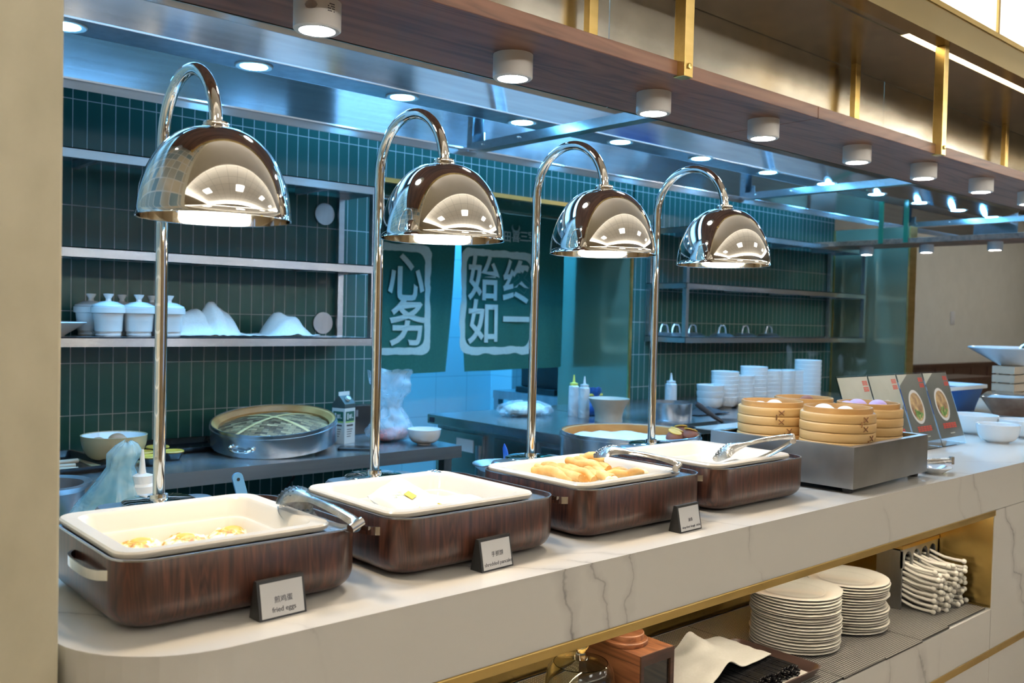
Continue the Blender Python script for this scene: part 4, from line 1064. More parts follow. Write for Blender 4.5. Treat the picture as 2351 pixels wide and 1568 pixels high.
def tongs(label, p_tip, p_end, roll=0, open_=.10, holecol='black', light=False):
    t = thing('serving_tongs', label, 'tongs', (0, 0, 0), 0, 'perforated steel serving tongs')
    p_tip, p_end = Vector(p_tip), Vector(p_end); d = (p_end-p_tip).normalized()
    sd = d.cross(Vector((0, 0, 1))).normalized(); upv = sd.cross(d)
    m = Matrix((d, sd*-1, upv)).transposed().to_4x4()
    m = Matrix.Translation(p_end) @ m @ Matrix.Rotation(roll, 4, 'X') @ Matrix.Translation((-.215, 0, 0))
    for sg in (0, 1):
        piv = Matrix.Translation((.215, 0, 0)) @ Matrix.Rotation((open_ if sg == 0 else -open_), 4, 'Y') @ Matrix.Translation((-.215, 0, 0))
        arm = tong_blade(bool(sg)).xf(m @ piv).obj('arm', 'tool', t, ang=60)
        holes(bool(sg)).xf(m @ piv).obj('perforations', holecol, arm, smooth=False)
    B().lathe([(0, -.013), (.008, -.013), (.008, .013), (0, .013)], 16).xf(m @ Matrix.Translation((.212, 0, 0)) @ Matrix.Rotation(PI/2, 4, 'X')).obj('hinge', 'tool', t)
    return t
zr = CT+LIP+.0095
def atz(px, py, dz): return at_z(px, py, CT+dz)
tongs('steel tongs lying across the right rim of the egg pan', atz(662, 1152, LIP+.020), atz(820, 1206, LIP+.010), .35, .018)
tongs('steel tongs lying inside the pancake pan', atz(1022, 1128, .075), atz(1150, 1140, .078), .3, .10, 'card')
tongs('steel tongs lying on the dough sticks', atz(1412, 1066, LIP+.012), atz(1558, 1072, LIP+.022), .2, .09, 'card')
tongs('steel tongs resting over the back corner of the farthest pan', atz(1694, 1048, LIP+.004), atz(1822, 1006, LIP+.062), .5, .07, 'card')
# ================================================================== STEAMER BOX WITH BAMBOO BASKETS
bx, by, brot = 2.379, 1.253, math.radians(2.6)
t = thing('steamer_box', 'square satin steel box on black feet holding bamboo baskets', 'steamer', (bx, by, CT), brot)
bw, bd, z0, z1 = .506, .464, .016, .131
b = B(); b.box(0, bw, 0, .003, z0, z1); b.box(0, bw, bd-.003, bd, z0, z1); b.box(0, .003, .003, bd-.003, z0, z1); b.box(bw-.003, bw, .003, bd-.003, z0, z1); b.box(.003, bw-.003, .003, bd-.003, z0, z0+.003)
b.box(0, bw, 0, .02, z1-.001, z1+.0012); b.box(0, bw, bd-.02, bd, z1-.001, z1+.0012); b.box(0, .02, .02, bd-.02, z1-.001, z1+.0012); b.box(bw-.02, bw, .02, bd-.02, z1-.001, z1+.0012)
b.obj('box', 'steel_box', t, smooth=False)
B().box(.0031, bw-.0031, .0031, bd-.0031, z0+.003, z0+.030).obj('inner_rack', 'steel_d', t, smooth=False)
for x in (.03, bw-.03):
    for y in (.03, bd-.03): B().lathe([(0, 0), (.013, 0), (.016, .016), (0, .016)], 20, (x, y, 0)).obj('foot', 'rubber', t)
BKZ = CT+.0465
def basket(x, y, r, label, filling, rot, n=3):
    t = thing('bamboo_steamer', label, 'steamer basket', (x, y, BKZ), rot, 'bamboo steamers in the steel box')
    hh = .0276; z = 0
    for k in range(n):
        q = B()
        for j in range(2):
            zz = z+j*hh; rr_ = r+(.0012 if j == 0 else 0)
            q.lathe([(rr_-.006, zz+.0003), (rr_-.003, zz+.0003), (rr_-.0006, zz+.0022), (rr_, zz+.004), (rr_, zz+hh-.004), (rr_-.0006, zz+hh-.0022), (rr_-.003, zz+hh-.0003), (rr_-.006, zz+hh-.0003)], 64)
        if k == n-1: q.lathe([(r-.006, z+2*hh), (r-.009, z+2*hh), (r-.009, z+.006), (r-.006, z+.006)], 64)
        h = q.obj('hoop', 'bamboo', t)
        for aa, zz in ((-1.9-.25*k, z+hh*.5), (-1.9-.25*k, z+hh*1.5)):
            tb = B()
            for dx, dz, rz in ((-.008, -.007, 1), (.008, -.007, -1)):
                a0 = aa+dx/r; a1 = aa-dx/r
                tb.tube([((r+.0015)*math.cos(a0), (r+.0015)*math.sin(a0), zz+dz), ((r+.0026)*math.cos(aa), (r+.0026)*math.sin(aa), zz), ((r+.0015)*math.cos(a1), (r+.0015)*math.sin(a1), zz-dz)], .0016, 6)
            tb.obj('cane_tie', 'tie', h)
        tb = B(); a_ = aa-.14; tb.tube([((r+.0015)*math.cos(a_), (r+.0015)*math.sin(a_), z+hh-.008), ((r+.003)*math.cos(a_), (r+.003)*math.sin(a_), z+hh), ((r+.0015)*math.cos(a_), (r+.0015)*math.sin(a_), z+hh+.008)], .002, 6); tb.obj('cane_tie', 'tie', h)
        z += 2*hh
    q = B(); ri = r-.0095
    q.lathe([(ri-.005, z-.02), (ri, z-.02), (ri, z+.0145), (ri-.0012, z+.016), (ri-.004, z+.016), (ri-.005, z+.0145), (ri-.005, z-.02)], 64); q.obj('inner_rim', 'bamboo_d', t)
    B().cyl(ri-.0055, z-.026, z-.022, 48).obj('slatted_floor', 'bamboo_d', t)
    return BKZ+z-.0215
def bun(name, x, y, z, r, mat, label, cat, group, sz=.75):
    o = B().ball((0, 0, r*sz), r, 1, 1, sz, 20, 12).obj(name, mat, loc=(x, y, z)); tag(o, label, cat, group)
zt_ = basket(2.537, 1.392, .1075, 'bamboo steamer at the front corner of the steel box, holding white buns', 0, .55)
for dx, dy, r, lb in ((-.035, .02, .030, 'left white bun in the front bamboo steamer'), (.0, .045, .030, 'middle white bun in the front bamboo steamer'), (.045, .0, .026, 'right white bun in the front bamboo steamer')):
    bun('steamed_bun', 2.537+dx, 1.392+dy, zt_, r, 'bun', lb, 'bun', 'white buns in the front steamer', .68)
zt_ = basket(2.523, 1.607, .1035, 'bamboo steamer at the left rear of the steel box, nearest the fourth warmer', 0, .1)
for dx, dy, r, lb in ((.03, .01, .026, 'right dumpling in the left bamboo steamer'), (-.035, .02, .024, 'left dumpling in the left bamboo steamer')):
    bun('dumpling', 2.523+dx, 1.607+dy, zt_, r, 'bun', lb, 'dumpling', 'dumplings in the left steamer', .72)
zt_ = basket(2.765, 1.415, .1035, 'bamboo steamer at the right of the steel box, holding lilac buns', 0, -.9)
for dx, dy, r, lb in ((-.055, .04, .027, 'leftmost lilac bun'), (-.01, .03, .030, 'middle lilac bun'), (.045, -.01, .029, 'rightmost lilac bun')):
    bun('lilac_bun', 2.765+dx, 1.415+dy, zt_, r, 'lilac', lb+' in the right bamboo steamer', 'bun', 'lilac buns in the right steamer')
zt_ = basket(2.742, 1.628, .1035, 'bamboo steamer at the rear of the steel box, holding sweet potato slices', 0, .2)
for k, (dx, dy, lb) in enumerate(((-.05, .03, 'left'), (-.015, .055, 'middle'), (.02, .02, 'right'))):
    b = B(); b.lathe([(0, 0), (.022, 0), (.023, .004), (.022, .014), (0, .015)], 20, sx=1.35)
    o = b.obj('sweet_potato_slice', 'sweet', loc=(2.742+dx, 1.628+dy, zt_)); tag(o, lb+' sweet potato slice in the rear bamboo steamer', 'sweet potato', 'sweet potato slices in the rear steamer')
tag(B().ball((0, 0, .02), .022, 1.5, .9, .85).obj('purple_yam', 'sweetskin', loc=(2.79, 1.645, zt_)), 'dark skinned yam piece in the rear bamboo steamer', 'yam')
# small dish with tongs at the box's right
v = Vector((2.985, 1.285, CT))
tag(B().lathe([(0, 0), (.025, 0), (.03, .004), (.055, .020), (.053, .022), (.027, .008), (0, .006)], 36).obj('dish', 'white', loc=(2.972, 1.292, CT)), 'small white dish half hidden beside the steel box', 'dish')
t = thing('serving_tongs', 'steel tongs with handle poking out on the small white dish', 'tongs')
for dz, dy in ((0, 0), (.010, .004)): B().tube([(2.90, 1.36+dy, CT+.026+dz), (2.97, 1.30+dy, CT+.030+dz), (3.045, 1.268+dy, CT+.033+dz*.6)], .0055, 10).obj('arm', 'tool', t)
B().cyl(.0085, -.012, .012, 14).xf(Matrix.Translation((3.047, 1.269, CT+.037))).obj('hinge', 'tool', t)

# ================================================================== MENU STANDS
def menu(i, x0, label):
    w_ = .2175; h_ = math.hypot(.285, .095); ang = math.atan2(.095, .285)
    t = thing('menu_stand', label, 'menu', (x0, 1.548, CT), 0, 'slanted acrylic menu stands')
    mt = Matrix.Translation((w_/2, 0, .003)) @ Matrix.Rotation(PI/2-ang, 4, 'X')
    B().box(-w_/2, w_/2, 0, h_, -.0016, .0003).xf(mt).obj('acrylic_sheet', 'acrylic', t, smooth=False)
    B().box(0, w_, .0, .13, .0003, .0028).obj('foot_plate', 'acrylic', t, smooth=False)
    B().prism_x([(.097, .0), (.101, 0), (.101+.0, .25), (.087, .26)], w_/2-.002, w_/2+.002)
    c = B().box(-w_/2+.004, w_/2-.004, .03, h_-.006, .0005, .0011).xf(mt).obj('printed_sheet', 'slate' if i > 1 else 'fog', t, smooth=False)
    if i < 2:
        b = B(); b.prism([(w_/2-.004, .03), (w_/2-.004, h_-.12), (.02, h_-.2), (-.06, .03)], .00115, .0013); b.xf(mt).obj('dark_area', 'slate', c, smooth=False)
    else:
        b = B(); b.prism([(-w_/2+.004, h_-.006), (-w_/2+.004, h_-.05), (-.02, h_-.006)], .00115, .0013); b.xf(mt).obj('pale_area', 'fog', c, smooth=False)
    cy = .165 if i > 1 else .135
    # bowl picture
    B().lathe([(0, 0), (.060, 0), (.060, .0004), (0, .0004)], 40, (-.012, cy, .0012), 0, .95, 1.12).xf(mt).obj('bowl_picture', 'white', c, smooth=False)
    B().lathe([(0, 0), (.050, 0), (.050, .0004), (0, .0004)], 40, (-.012, cy, .0016), 0, .95, 1.12).xf(mt).obj('soup_picture', 'soup', c, smooth=False)
    b = B(); rnd = random.Random(i)
    for k in range(16):
        a = rnd.random()*2*PI; q = .022*math.sqrt(rnd.random())
        b.lathe([(0, 0), (.007, 0), (.007, .0003), (0, .0003)], 7, (-.012+q*math.cos(a)*1.3, cy-.026+q*math.sin(a)*.8, .0021))
    b.xf(mt).obj('herb_picture', 'herb', c, smooth=False)
    def strokes(b, cx, cy, s):
        for k in range(3): b.box(cx-s*.42, cx+s*.42, cy-s*.38+k*s*.34, cy-s*.26+k*s*.34, .0012, .0017)
        for k in (-1, 1): b.box(cx+k*s*.25-s*.07, cx+k*s*.25+s*.07, cy-s*.45, cy+s*.45, .0012, .0017)
    b = B()
    for ax in (0, 1):
        for ay in (0, 1): strokes(b, w_/2-.040+ax*.019, h_-.030-ay*.023, .019)
    for k in range(5): strokes(b, -.045+k*.024, .078, .023)
    b.xf(mt).obj('red_lettering', 'red', c, smooth=False)
    B().box(-.01, .03, .045, .049, .0012, .0016).xf(mt).obj('small_print', 'fog', c, smooth=False)
ml = ['leftmost slanted menu stand, mostly pale print, behind the bamboo steamers', 'second slanted menu stand from the left with a bowl picture half hidden', 'third slanted menu stand from the left with a noodle bowl picture', 'rightmost slanted menu stand with a brown noodle bowl picture']
for i in range(4): menu(i, 2.972+i*.2205, ml[i])

# ================================================================== RIGHT END OF THE COUNTER
def bowl(name, r, h, mat, loc, label, group=None, foot=.5):
    pr = [(0, 0), (r*foot, 0), (r*foot, .004)]
    for k in range(9):
        a = PI/2*k/8; pr.append((r*foot+(r-r*foot)*math.sin(a)**.8, .005+(h-.006)*(1-math.cos(a))))
    pr += [(r+.001, h-.001), (r-.001, h), (r-.004, h-.001)]
    for k in range(8, -1, -1):
        a = PI/2*k/8; pr.append(((r*foot-.004)+(r-r*foot)*math.sin(a)**.8, .009+(h-.012)*(1-math.cos(a))))
    pr.append((0, .008))
    return tag(B().lathe(pr, 44).obj(name, mat, loc=loc), label, 'bowl', group)
bowl('serving_bowl', .083, .075, 'white', (at_y(2291, 1000, 1.487).x, 1.487, CT), 'white glazed bowl in front at the right end of the counter', 'white bowls at the counter end')
bowl('serving_bowl', .105, .085, 'white', (at_y(2243, 980, 1.66).x, 1.68, CT), 'white bowl behind the rightmost menu stand', 'white bowls at the counter end')
bowl('serving_bowl', .095, .075, 'white', (4.30, 1.50, CT), 'white bowl cut by the right picture edge', 'white bowls at the counter end')
t = thing('blue_tub', 'blue tub with a white rim at the right end of the counter', 'tub', (5.19, 2.27, CT))
B().loft([rrz(.50, .26, .03, 0), rrz(.58, .32, .04, .125), rrz(.56, .30, .03, .125), rrz(.48, .24, .02, .01)], True, True).obj('body', 'blueplastic', t)
B().loft([rrz(.585, .325, .04, .1255), rrz(.62, .36, .05, .129), rrz(.62, .36, .05, .147), rrz(.58, .32, .04, .149), rrz(.54, .28, .03, .127)], False, False).obj('rim', 'white', t)
t = thing('wrapped_parcel', 'brown parcel in clear film beside the blue tub at the right edge', 'parcel', (5.33, 1.92, CT), .3)
B().loft([rrz(.16, .16, .03, 0), rrz(.34, .28, .05, .10), rrz(.30, .24, .05, .115), rrz(.1, .1, .03, .117)]).obj('parcel', 'foil', t)
t = thing('slatted_crate', 'pale slatted wooden crate at the right picture edge', 'crate', (5.83, 2.05, CT))
for k in range(4): 
    b = B(); z = .06+k*.05; b.box(-.25, .35, -.06, -.048, z, z+.042); b.box(-.25, .35, .048, .06, z, z+.042); b.box(-.262, -.25, -.06, .06, z, z+.042); b.box(.35, .362, -.06, .06, z, z+.042)
    b.obj('slat', 'crate', t, smooth=False)
b = B()
for x, y in ((-.245, -.045), (.33, -.045), (-.245, .03), (.33, .03)): b.box(x, x+.015, y, y+.015, 0, .25)
b.obj('corner_post', 'crate', t, smooth=False)
B().box(-.25, .35, -.0475, .0475, .235, .25).obj('top_board', 'crate', t, smooth=False)
tag(B().lathe([(0, 0), (.09, 0), (.10, .008), (.25, .10), (.248, .107), (.10, .016), (0, .014)], 40, sx=1.2).obj('platter', 'white', loc=(5.78, 2.06, CT+.2525)), 'wide white platter on top of the slatted crate', 'platter')
t = thing('serving_tongs', 'steel tongs standing in the white platter at the right edge', 'tongs', (5.74, 2.0, CT+.285))
for s_ in (-1, 1): B().tube([(0, s_*.02, 0), (.03, s_*.03, .05), (.05, s_*.03, .08), (.09, 0, .10)], [.03, .022, .012, .012], 10, flat=.3).obj('arm', 'tool', t)
t = thing('dark_table', 'dark wooden sideboard in front of the wainscot in the dining room', 'sideboard', (8.2, 4.2, 0))
B().box(-.9, 2.4, -.2, .2, .80, .84).obj('top', 'wainscot', t, smooth=False); B().box(-.88, 2.38, -.18, .18, 0, .7995).obj('body', 'wainscot', t, smooth=False)
tag(B().lathe([(0, 0), (.055, 0), (.05, .16), (.02, .18), (.05, .20), (.05, .22), (0, .22)], 24).obj('soap_pump', 'whitepaint', loc=(8.05, 4.1, .8405)), 'white pump bottle on the dark sideboard', 'bottle')
tag(B().box(7.62, 7.86, 4.02, 4.2, .8405, .93, .004).obj('wooden_box', 'crate'), 'small pale wooden box on the dark sideboard', 'box')

# ================================================================== OPEN SHELF CONTENTS
SF = RF+.0036
PL = {}
def plate_mesh(kind):
    b = B(); seg = 56
    def shape(th):
        if kind == 'leaf':
            c = abs(math.cos(th-2.6)); return 1+.20*max(0, math.cos(th-2.62))**10+.06*max(0, math.cos(th-2.62+PI))**10-.02*(1-c)
        return 1
    pr = [(0, .0), (.075, 0), (.078, .004), (.125, .0085), (.129, .0095), (.1285, .0115), (.123, .0118), (.086, .0075), (.080, .0035), (0, .003)]
    rings = []
    for r, z in pr:
        if r == 0: rings.append([b.bm.verts.new((0, 0, z))])
        else: rings.append([b.bm.verts.new((r*(1+(shape(2*PI*i/seg)-1)*(r/.129))*math.cos(2*PI*i/seg), r*(1+(shape(2*PI*i/seg)-1)*(r/.129))*math.sin(2*PI*i/seg), z)) for i in range(seg)])
    for a, c in zip(rings, rings[1:]):
        for i in range(seg):
            j = (i+1) % seg
            if len(a) == 1: b.bm.faces.new((a[0], c[j], c[i]))
            elif len(c) == 1: b.bm.faces.new((a[i], a[j], c[0]))
            else: b.bm.faces.new((a[i], a[j], c[j], c[i]))
    return b
def plate_stack(cx, cy, n, dz, where, group, top_leaf, seed):
    rnd = random.Random(seed); src = None
    for k in range(n):
        i = n-1-k
        lb = 'ivory plate, %s of the %s plate stack' % (ORD[i], where)
        j = .004 if k not in (9, 10) else .009
        loc = (cx+rnd.uniform(-j, j), cy+rnd.uniform(-j, j), SF+k*dz)
        if i == 0 and top_leaf:
            o = plate_mesh('leaf').obj('plate', 'plate', loc=loc); tag(o, 'leaf shaped ivory plate on top of the near plate stack', 'plate', group); continue
        if src is None:
            src = plate_mesh('round').obj('plate', 'plate', loc=loc); tag(src, lb, 'plate', group)
        else: dup(src, loc, rnd.uniform(0, 6), lb, group)
plate_stack(2.416, 1.440, 19, .0084, 'near', 'plates in the near stack', True, 3)
plate_stack(2.690, 1.432, 18, .0084, 'far', 'plates in the far stack', False, 5)
# spoon dispenser
DX0, DX1, DY0, DY1, DH = 2.976, 3.249, 1.388, 1.475, .212
t = thing('spoon_dispenser', 'steel spoon dispenser with four rounded slots at the shelf right end', 'dispenser', (DX0, DY0, SF))
W_ = DX1-DX0; D_ = DY1-DY0
b = B(); b.box(0, .006, 0, D_, 0, DH-.018); b.box(W_-.006, W_, 0, D_, 0, DH-.018); b.box(.006, W_-.006, D_-.004, D_, 0, DH-.018)
b.obj('side_wall', 'steel_d', t, smooth=False)
fp = B(); pitch = (W_-.03)/4
poly = [(0, DH-.018), (0, 0)]
poly = [(0.0, DH-.012), (0.0, DH-.075)]
for k in range(4):
    cx = .015+pitch*(k+.5); r = pitch*.40
    poly.append((cx-r, DH-.075))
    for q in range(13): poly.append((cx-r*math.cos(PI*q/12), DH-.048+.024*math.sin(PI*q/12)))
    poly.append((cx+r, DH-.075))
poly += [(W_, DH-.075), (W_, DH-.012)]
fp.prism_y(poly[::-1], 0, .006).obj('front_plate', 'steel_d', t, smooth=False)
B().box(-.003, W_, -.003, D_, DH-.012, DH).obj('top_plate', 'goldtrim', t, smooth=False)
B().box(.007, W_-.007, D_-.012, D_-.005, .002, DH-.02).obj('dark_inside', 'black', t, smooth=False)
sp = None; cnt = 0; rnd = random.Random(11)
for col in range(4):
    for sub in (0, 1):
        for row in range(8):
            if row == 7 and (col+sub) % 2: continue
            x = DX0+.015+pitch*(col+.5)+(sub-.5)*.022+rnd.uniform(-.003, .003); z = SF+.028+row*.0185+rnd.uniform(-.003, .003)+(.006 if sub else 0)
            y = DY0+.02+rnd.uniform(-.018, .006)
            if sp is None:
                b = B(); b.tube([(0, .045, .002), (0, .02, .0), (0, 0, -.002), (0, -.025, -.010), (0, -.05, -.017), (0, -.085, -.019), (0, -.115, -.0185)], [.0062, .0062, .0062, .0062, .0062, .0066, .007], 10, flat=.8)
                b.ball((0, -.117, -.0185), .0088, u=12, v=8)
                sp = b.obj('soup_spoon', 'plate', loc=(x, y, z)); tag(sp, 'white spoon with rounded handle end stacked in the dispenser', 'spoon', 'white spoons in the dispenser')
            else: dup(sp, (x, y, z), rnd.uniform(-.05, .05))
            cnt += 1
# chopstick tray
t = thing('serving_tray', 'brown tray with black chopsticks and a napkin', 'tray', (1.975, 1.392, SF), 0)
B().loft([rrz(.53, .255, .02, 0), rrz(.555, .28, .028, .024), rrz(.56, .285, .03, .026), rrz(.55, .275, .026, .026), rrz(.525, .25, .02, .004)]).obj('tray', noisy('brown tray plastic', (.07, .04, .032), (.09, .052, .042), 20, .35), t)
tag(B().box(2.0, 2.225, 1.282, 1.50, SF+.0045, SF+.006).obj('paper_liner', 'napkin', smooth=False), 'white paper liner under the chopsticks in the brown tray', 'paper liner')
cs = None; rnd = random.Random(4)
for layer in range(4):
    n = 34 if layer < 3 else 30
    for k in range(n):
        x = 1.865+k*.0098+rnd.uniform(-.0015, .0015); z = SF+.0105+layer*.0084; y = 1.395+rnd.uniform(-.006, .006)
        if layer == 3: x = 1.875+k*.0098+rnd.uniform(-.0015, .0015)
        if cs is None:
            b = B(); b.tube([(0, -.108, 0), (0, -.106, 0), (0, .0, 0), (0, .11, 0)], [.0034, .0042, .0040, .0030], 7)
            cs = b.obj('chopstick', 'blackgloss', loc=(x, y, z)); tag(cs, 'black chopstick in the pile on the brown tray', 'chopstick', 'black chopsticks in the tray')
        else: dup(cs, (x, y, z), rnd.uniform(-.035, .035))
def napk(u, v):
    x = 1.80+u*.36; y = 1.325+v*.20+.03*u*(1-v)
    edge = .035*math.exp(-((u-.40)/.14)**2)*(1-v)*1.0
    z = SF+.050+.014*math.exp(-((u-.62)/.2)**2-((v-.75)/.3)**2)+edge
    if v > .6: z += .035*math.exp(-((u-.62)/.12)**2)*(v-.6)/.4
    if u < .2: z -= .030*((.2-u)/.2)
    z += .004*noise.noise(Vector((u*5, v*5, 2)))
    return (x, y, z)
tag(B().sheet(44, 26, napk, .0022).obj('napkin', 'napkin', ang=70), 'cream folded napkin draped over the black chopsticks', 'napkin')
# wooden box with round lid and glass front
t = thing('wooden_canister', 'reddish wooden box with a stepped round lid and small glass window', 'box', (1.537, 1.288, SF))
W_, D_, H_ = .114, .185, .205
B().box(0, W_, 0, D_, H_-.022, H_, .001).obj('top_board', 'acacia', t, smooth=False)
b = B(); b.box(0, .010, 0, D_, 0, H_-.0225); b.box(W_-.010, W_, 0, D_, 0, H_-.0225); b.box(.010, W_-.010, D_-.01, D_, 0, H_-.0225); b.box(.010, W_-.010, 0, D_-.01, 0, .01)
b.obj('body', 'acacia', t, smooth=False)
b = B(); b.box(.0, W_, -.004, -.0002, H_-.024, H_-.0005); b.box(0, .010, -.004, -.0002, .0, H_-.024); b.box(W_-.012, W_, -.004, -.0002, 0, H_-.024); b.box(.01, W_-.012, -.004, -.0002, 0, .02)
b.obj('front_frame', 'dkwood', t, smooth=False)
B().box(.011, W_-.013, .001, .003, .0205, H_-.0245).obj('glass_pane', 'glass', t, smooth=False)
B().box(.03, W_-.03, .02, .13, .06, .10).obj('inner_block', 'dkwood', t, smooth=False)
B().ball((.075, -.012, .09), .012, u=8, v=6).obj('crystal_knob', 'glass_knob', t, smooth=False)
B().lathe([(0, H_+.0005), (.052, H_+.0005), (.053, H_+.002), (.053, H_+.010), (.051, H_+.012), (.0435, H_+.012), (.044, H_+.014), (.044, H_+.024), (.042, H_+.026), (0, H_+.026)], 56, (W_/2-.012, .085, 0)).obj('round_lid', 'acacia', t, ang=40)
# glass cloche
t = thing('glass_cloche', 'clear glass dome with a ball knob beside the wooden box', 'cloche', (1.444, 1.378, SF))
B().lathe([(.077, 0), (.0775, .004), (.0765, .15), (.072, .175), (.060, .189), (.030, .194), (.018, .196), (.016, .1935), (.028, .191), (.058, .186), (.069, .173), (.0735, .15), (.0745, .004), (.0745, 0), (.077, 0)], 56).obj('dome', 'glass', t)
B().lathe([(0, .1965), (.0165, .1965), (.012, .204), (.0105, .210), (.014, .217), (.0185, .228), (.0175, .240), (.010, .247), (0, .249)], 32).obj('knob', 'glass_knob', t)

# faint steam drifting off the bamboo steamers
def mat_steam():
    m = bpy.data.materials.new('steam'); m.use_nodes = True; nt = m.node_tree; nt.nodes.clear()
    out = N(nt, 'ShaderNodeOutputMaterial'); vol = N(nt, 'ShaderNodeVolumePrincipled'); vol.inputs['Color'].default_value = (.9, .93, .95, 1)
    n = N(nt, 'ShaderNodeTexNoise'); n.inputs['Scale'].default_value = 9; n.inputs['Detail'].default_value = 3; n.inputs['Distortion'].default_value = 1.8
    nt.links.new(coords(nt, (1, 1, .8)), n.inputs['Vector'])
    mr = N(nt, 'ShaderNodeMapRange'); mr.inputs[1].default_value = .55; mr.inputs[2].default_value = .80; mr.inputs[3].default_value = 0; mr.inputs[4].default_value = 7.0
    nt.links.new(n.outputs[0], mr.inputs[0]); nt.links.new(mr.outputs[0], vol.inputs['Density']); nt.links.new(vol.outputs[0], out.inputs['Volume']); return m
M['steam'] = mat_steam()
for i, (px, py, r, lb) in enumerate(((1840, 825, .085, 'faint wisp of steam above the bamboo steamers in front of the green tiles'), (1955, 840, .075, 'faint wisp of steam right of the bamboo steamers in front of the bronze cladding'))):
    p = at_y(px, py, 1.80)
    o = B().ball((0, 0, 0), r, 1.1, .7, .9, 20, 14).obj('steam', 'steam', loc=p); tag(o, lb, 'steam', 'steam wisps'); o['kind'] = 'stuff'
# ================================================================== LEFT KITCHEN TABLE ITEMS
TT = TZ+.0006
t = thing('steamer_basket', 'huge round steel steamer ring with a woven bamboo lid on the left table', 'steamer', (1.735, 3.385, TT+.0), 0)
t.rotation_mode = 'AXIS_ANGLE'; TILT = .155
t.rotation_axis_angle = (TILT, .748, -.664, 0)
R_ = .247; t.location.z = TT+R_*math.sin(TILT)+.0005
B().lathe([(R_-.006, .0), (R_, .0), (R_, .066), (R_+.003, .067), (R_+.003, .074), (R_-.001, .075), (R_-.001, .088), (R_-.005, .089), (R_-.006, .07), (R_-.006, 0)], 80).obj('ring', 'steel', t)
for a in (-2.55,):
    h = B(); ca, sa = math.cos(a), math.sin(a); tx, ty = -sa, ca
    pts = []
    for k in range(9):
        q = (k/8-.5)*2; o_ = R_+.001+.022*(1-q**4)**.5 if abs(q) < 1 else R_
        pts.append((o_*ca+tx*q*.045, o_*sa+ty*q*.045, .036-.008*(1-q*q)))
    h.tube(pts, .006, 10); h.obj('handle', 'chrome', t)
    for q in (-1, 1): B().ball(((R_+.002)*ca+tx*q*.046, (R_+.002)*sa+ty*q*.046, .037), .010, u=10, v=8).obj('handle_boss', 'chrome', t)
B().lathe([(R_-.0065, .050), (R_-.0065, .086), (R_-.016, .084), (R_-.030, .066), (R_-.028, .050)], 72).obj('bamboo_hoop', 'bamboo_d', t)
def lidf(u, v):
    a = 2*PI*u; q = .02+.98*v; r = q*(R_-.034); return (r*math.cos(a), r*math.sin(a), .056+.040*(1-q*q)+.002*math.sin(a*18)*q)
lid = B().sheet(72, 16, lidf).obj('woven_lid', 'weave', t, ang=80)
for a in (.25, 1.9):
    s_ = B(); pts = []
    for k in range(15):
        q = (k/14-.5)*2; r = q*(R_-.045); pts.append((r*math.cos(a), r*math.sin(a), .058+.040*(1-(abs(r)/(R_-.034))**2)))
    s_.tube(pts, .008, 8, flat=.2); s_.obj('bamboo_strap', 'bamboo', lid)
o = bowl('mixing_bowl', .112, .094, 'tanbowl', (0, 0, 0), 'tan glazed bowl holding brown eggs on the left table', None, .42)
p = at_z(248, 1068, TT); ebx, eby = p.x+.04, p.y+.06; o.location = (ebx, eby, TT+.006)
B().lathe([(0, .0095), (.04, .0115), (.085, .048), (.1085, .0915), (.1085, .092), (.084, .050), (.04, .014), (0, .011)], 40).obj('white_inside', 'white', o)
tag(B().box(ebx-.1, ebx+.12, eby-.1, eby+.1, TT, TT+.0055).obj('wooden_board', 'tanbowl', smooth=False), 'pale board under the tan bowl', 'board')
for dx, dy, dz, lb in ((.0, -.03, .064, 'brown egg showing above the rim of the tan bowl'), (.035, .045, .045, 'brown egg at the back inside the tan bowl'), (-.045, .035, .045, 'brown egg at the left inside the tan bowl')):
    tag(B().ball((0, 0, 0), .026, 1.25, 1, 1).obj('egg', 'shell', loc=(ebx+dx, eby+dy, TT+.018+dz)), lb, 'egg', 'brown eggs in the tan bowl')
def dark_tray(cx, cy, w_, d_, rot, label):
    t = thing('baking_tray', label, 'tray', (cx, cy, TT), rot, 'black baking trays')
    B().loft([rrz(w_-.03, d_-.03, .01, 0), rrz(w_, d_, .015, .022), rrz(w_+.012, d_+.012, .018, .023), rrz(w_+.012, d_+.012, .018, .025), rrz(w_-.004, d_-.004, .014, .024), rrz(w_-.034, d_-.034, .01, .003)]).obj('tray', 'blackgloss', t)
p = at_z(395, 1048, TT); dark_tray(p.x+.06, p.y+.17, .42, .28, .0, 'black baking tray with egg tarts beside the tan bowl')
tx_, ty_ = p.x+.06, p.y+.17
def tart(px, py, lb):
    q = at_z(px, py, TT+.03)
    t = thing('egg_tart', lb, 'tart', (q.x, q.y+.02, TT+.0035), 0, 'egg tarts on the black tray')
    B().lathe([(0, 0), (.028, 0), (.042, .024), (.040, .024), (.027, .003), (0, .003)], 28).obj('tin', 'black', t)
    B().lathe([(0, .0035), (.0265, .0035), (.0395, .0242), (.043, .027), (.040, .031), (.030, .027), (0, .026)], 28).obj('custard', 'yolkegg', t)
for px, py, lb in ((330, 1040, 'egg tart at the left of the black tray'), (352, 1050, 'egg tart touching the lamp pole on the black tray'), (400, 1038, 'egg tart at the right of the black tray'), (366, 1028, 'egg tart behind the lamp pole on the black tray')): tart(px, py, lb)
p = at_z(160, 1090, TT); 
dark_tray(p.x-.03, p.y+.18, .34, .40, .12, 'black baking tray with dough fingers beside the pillar')
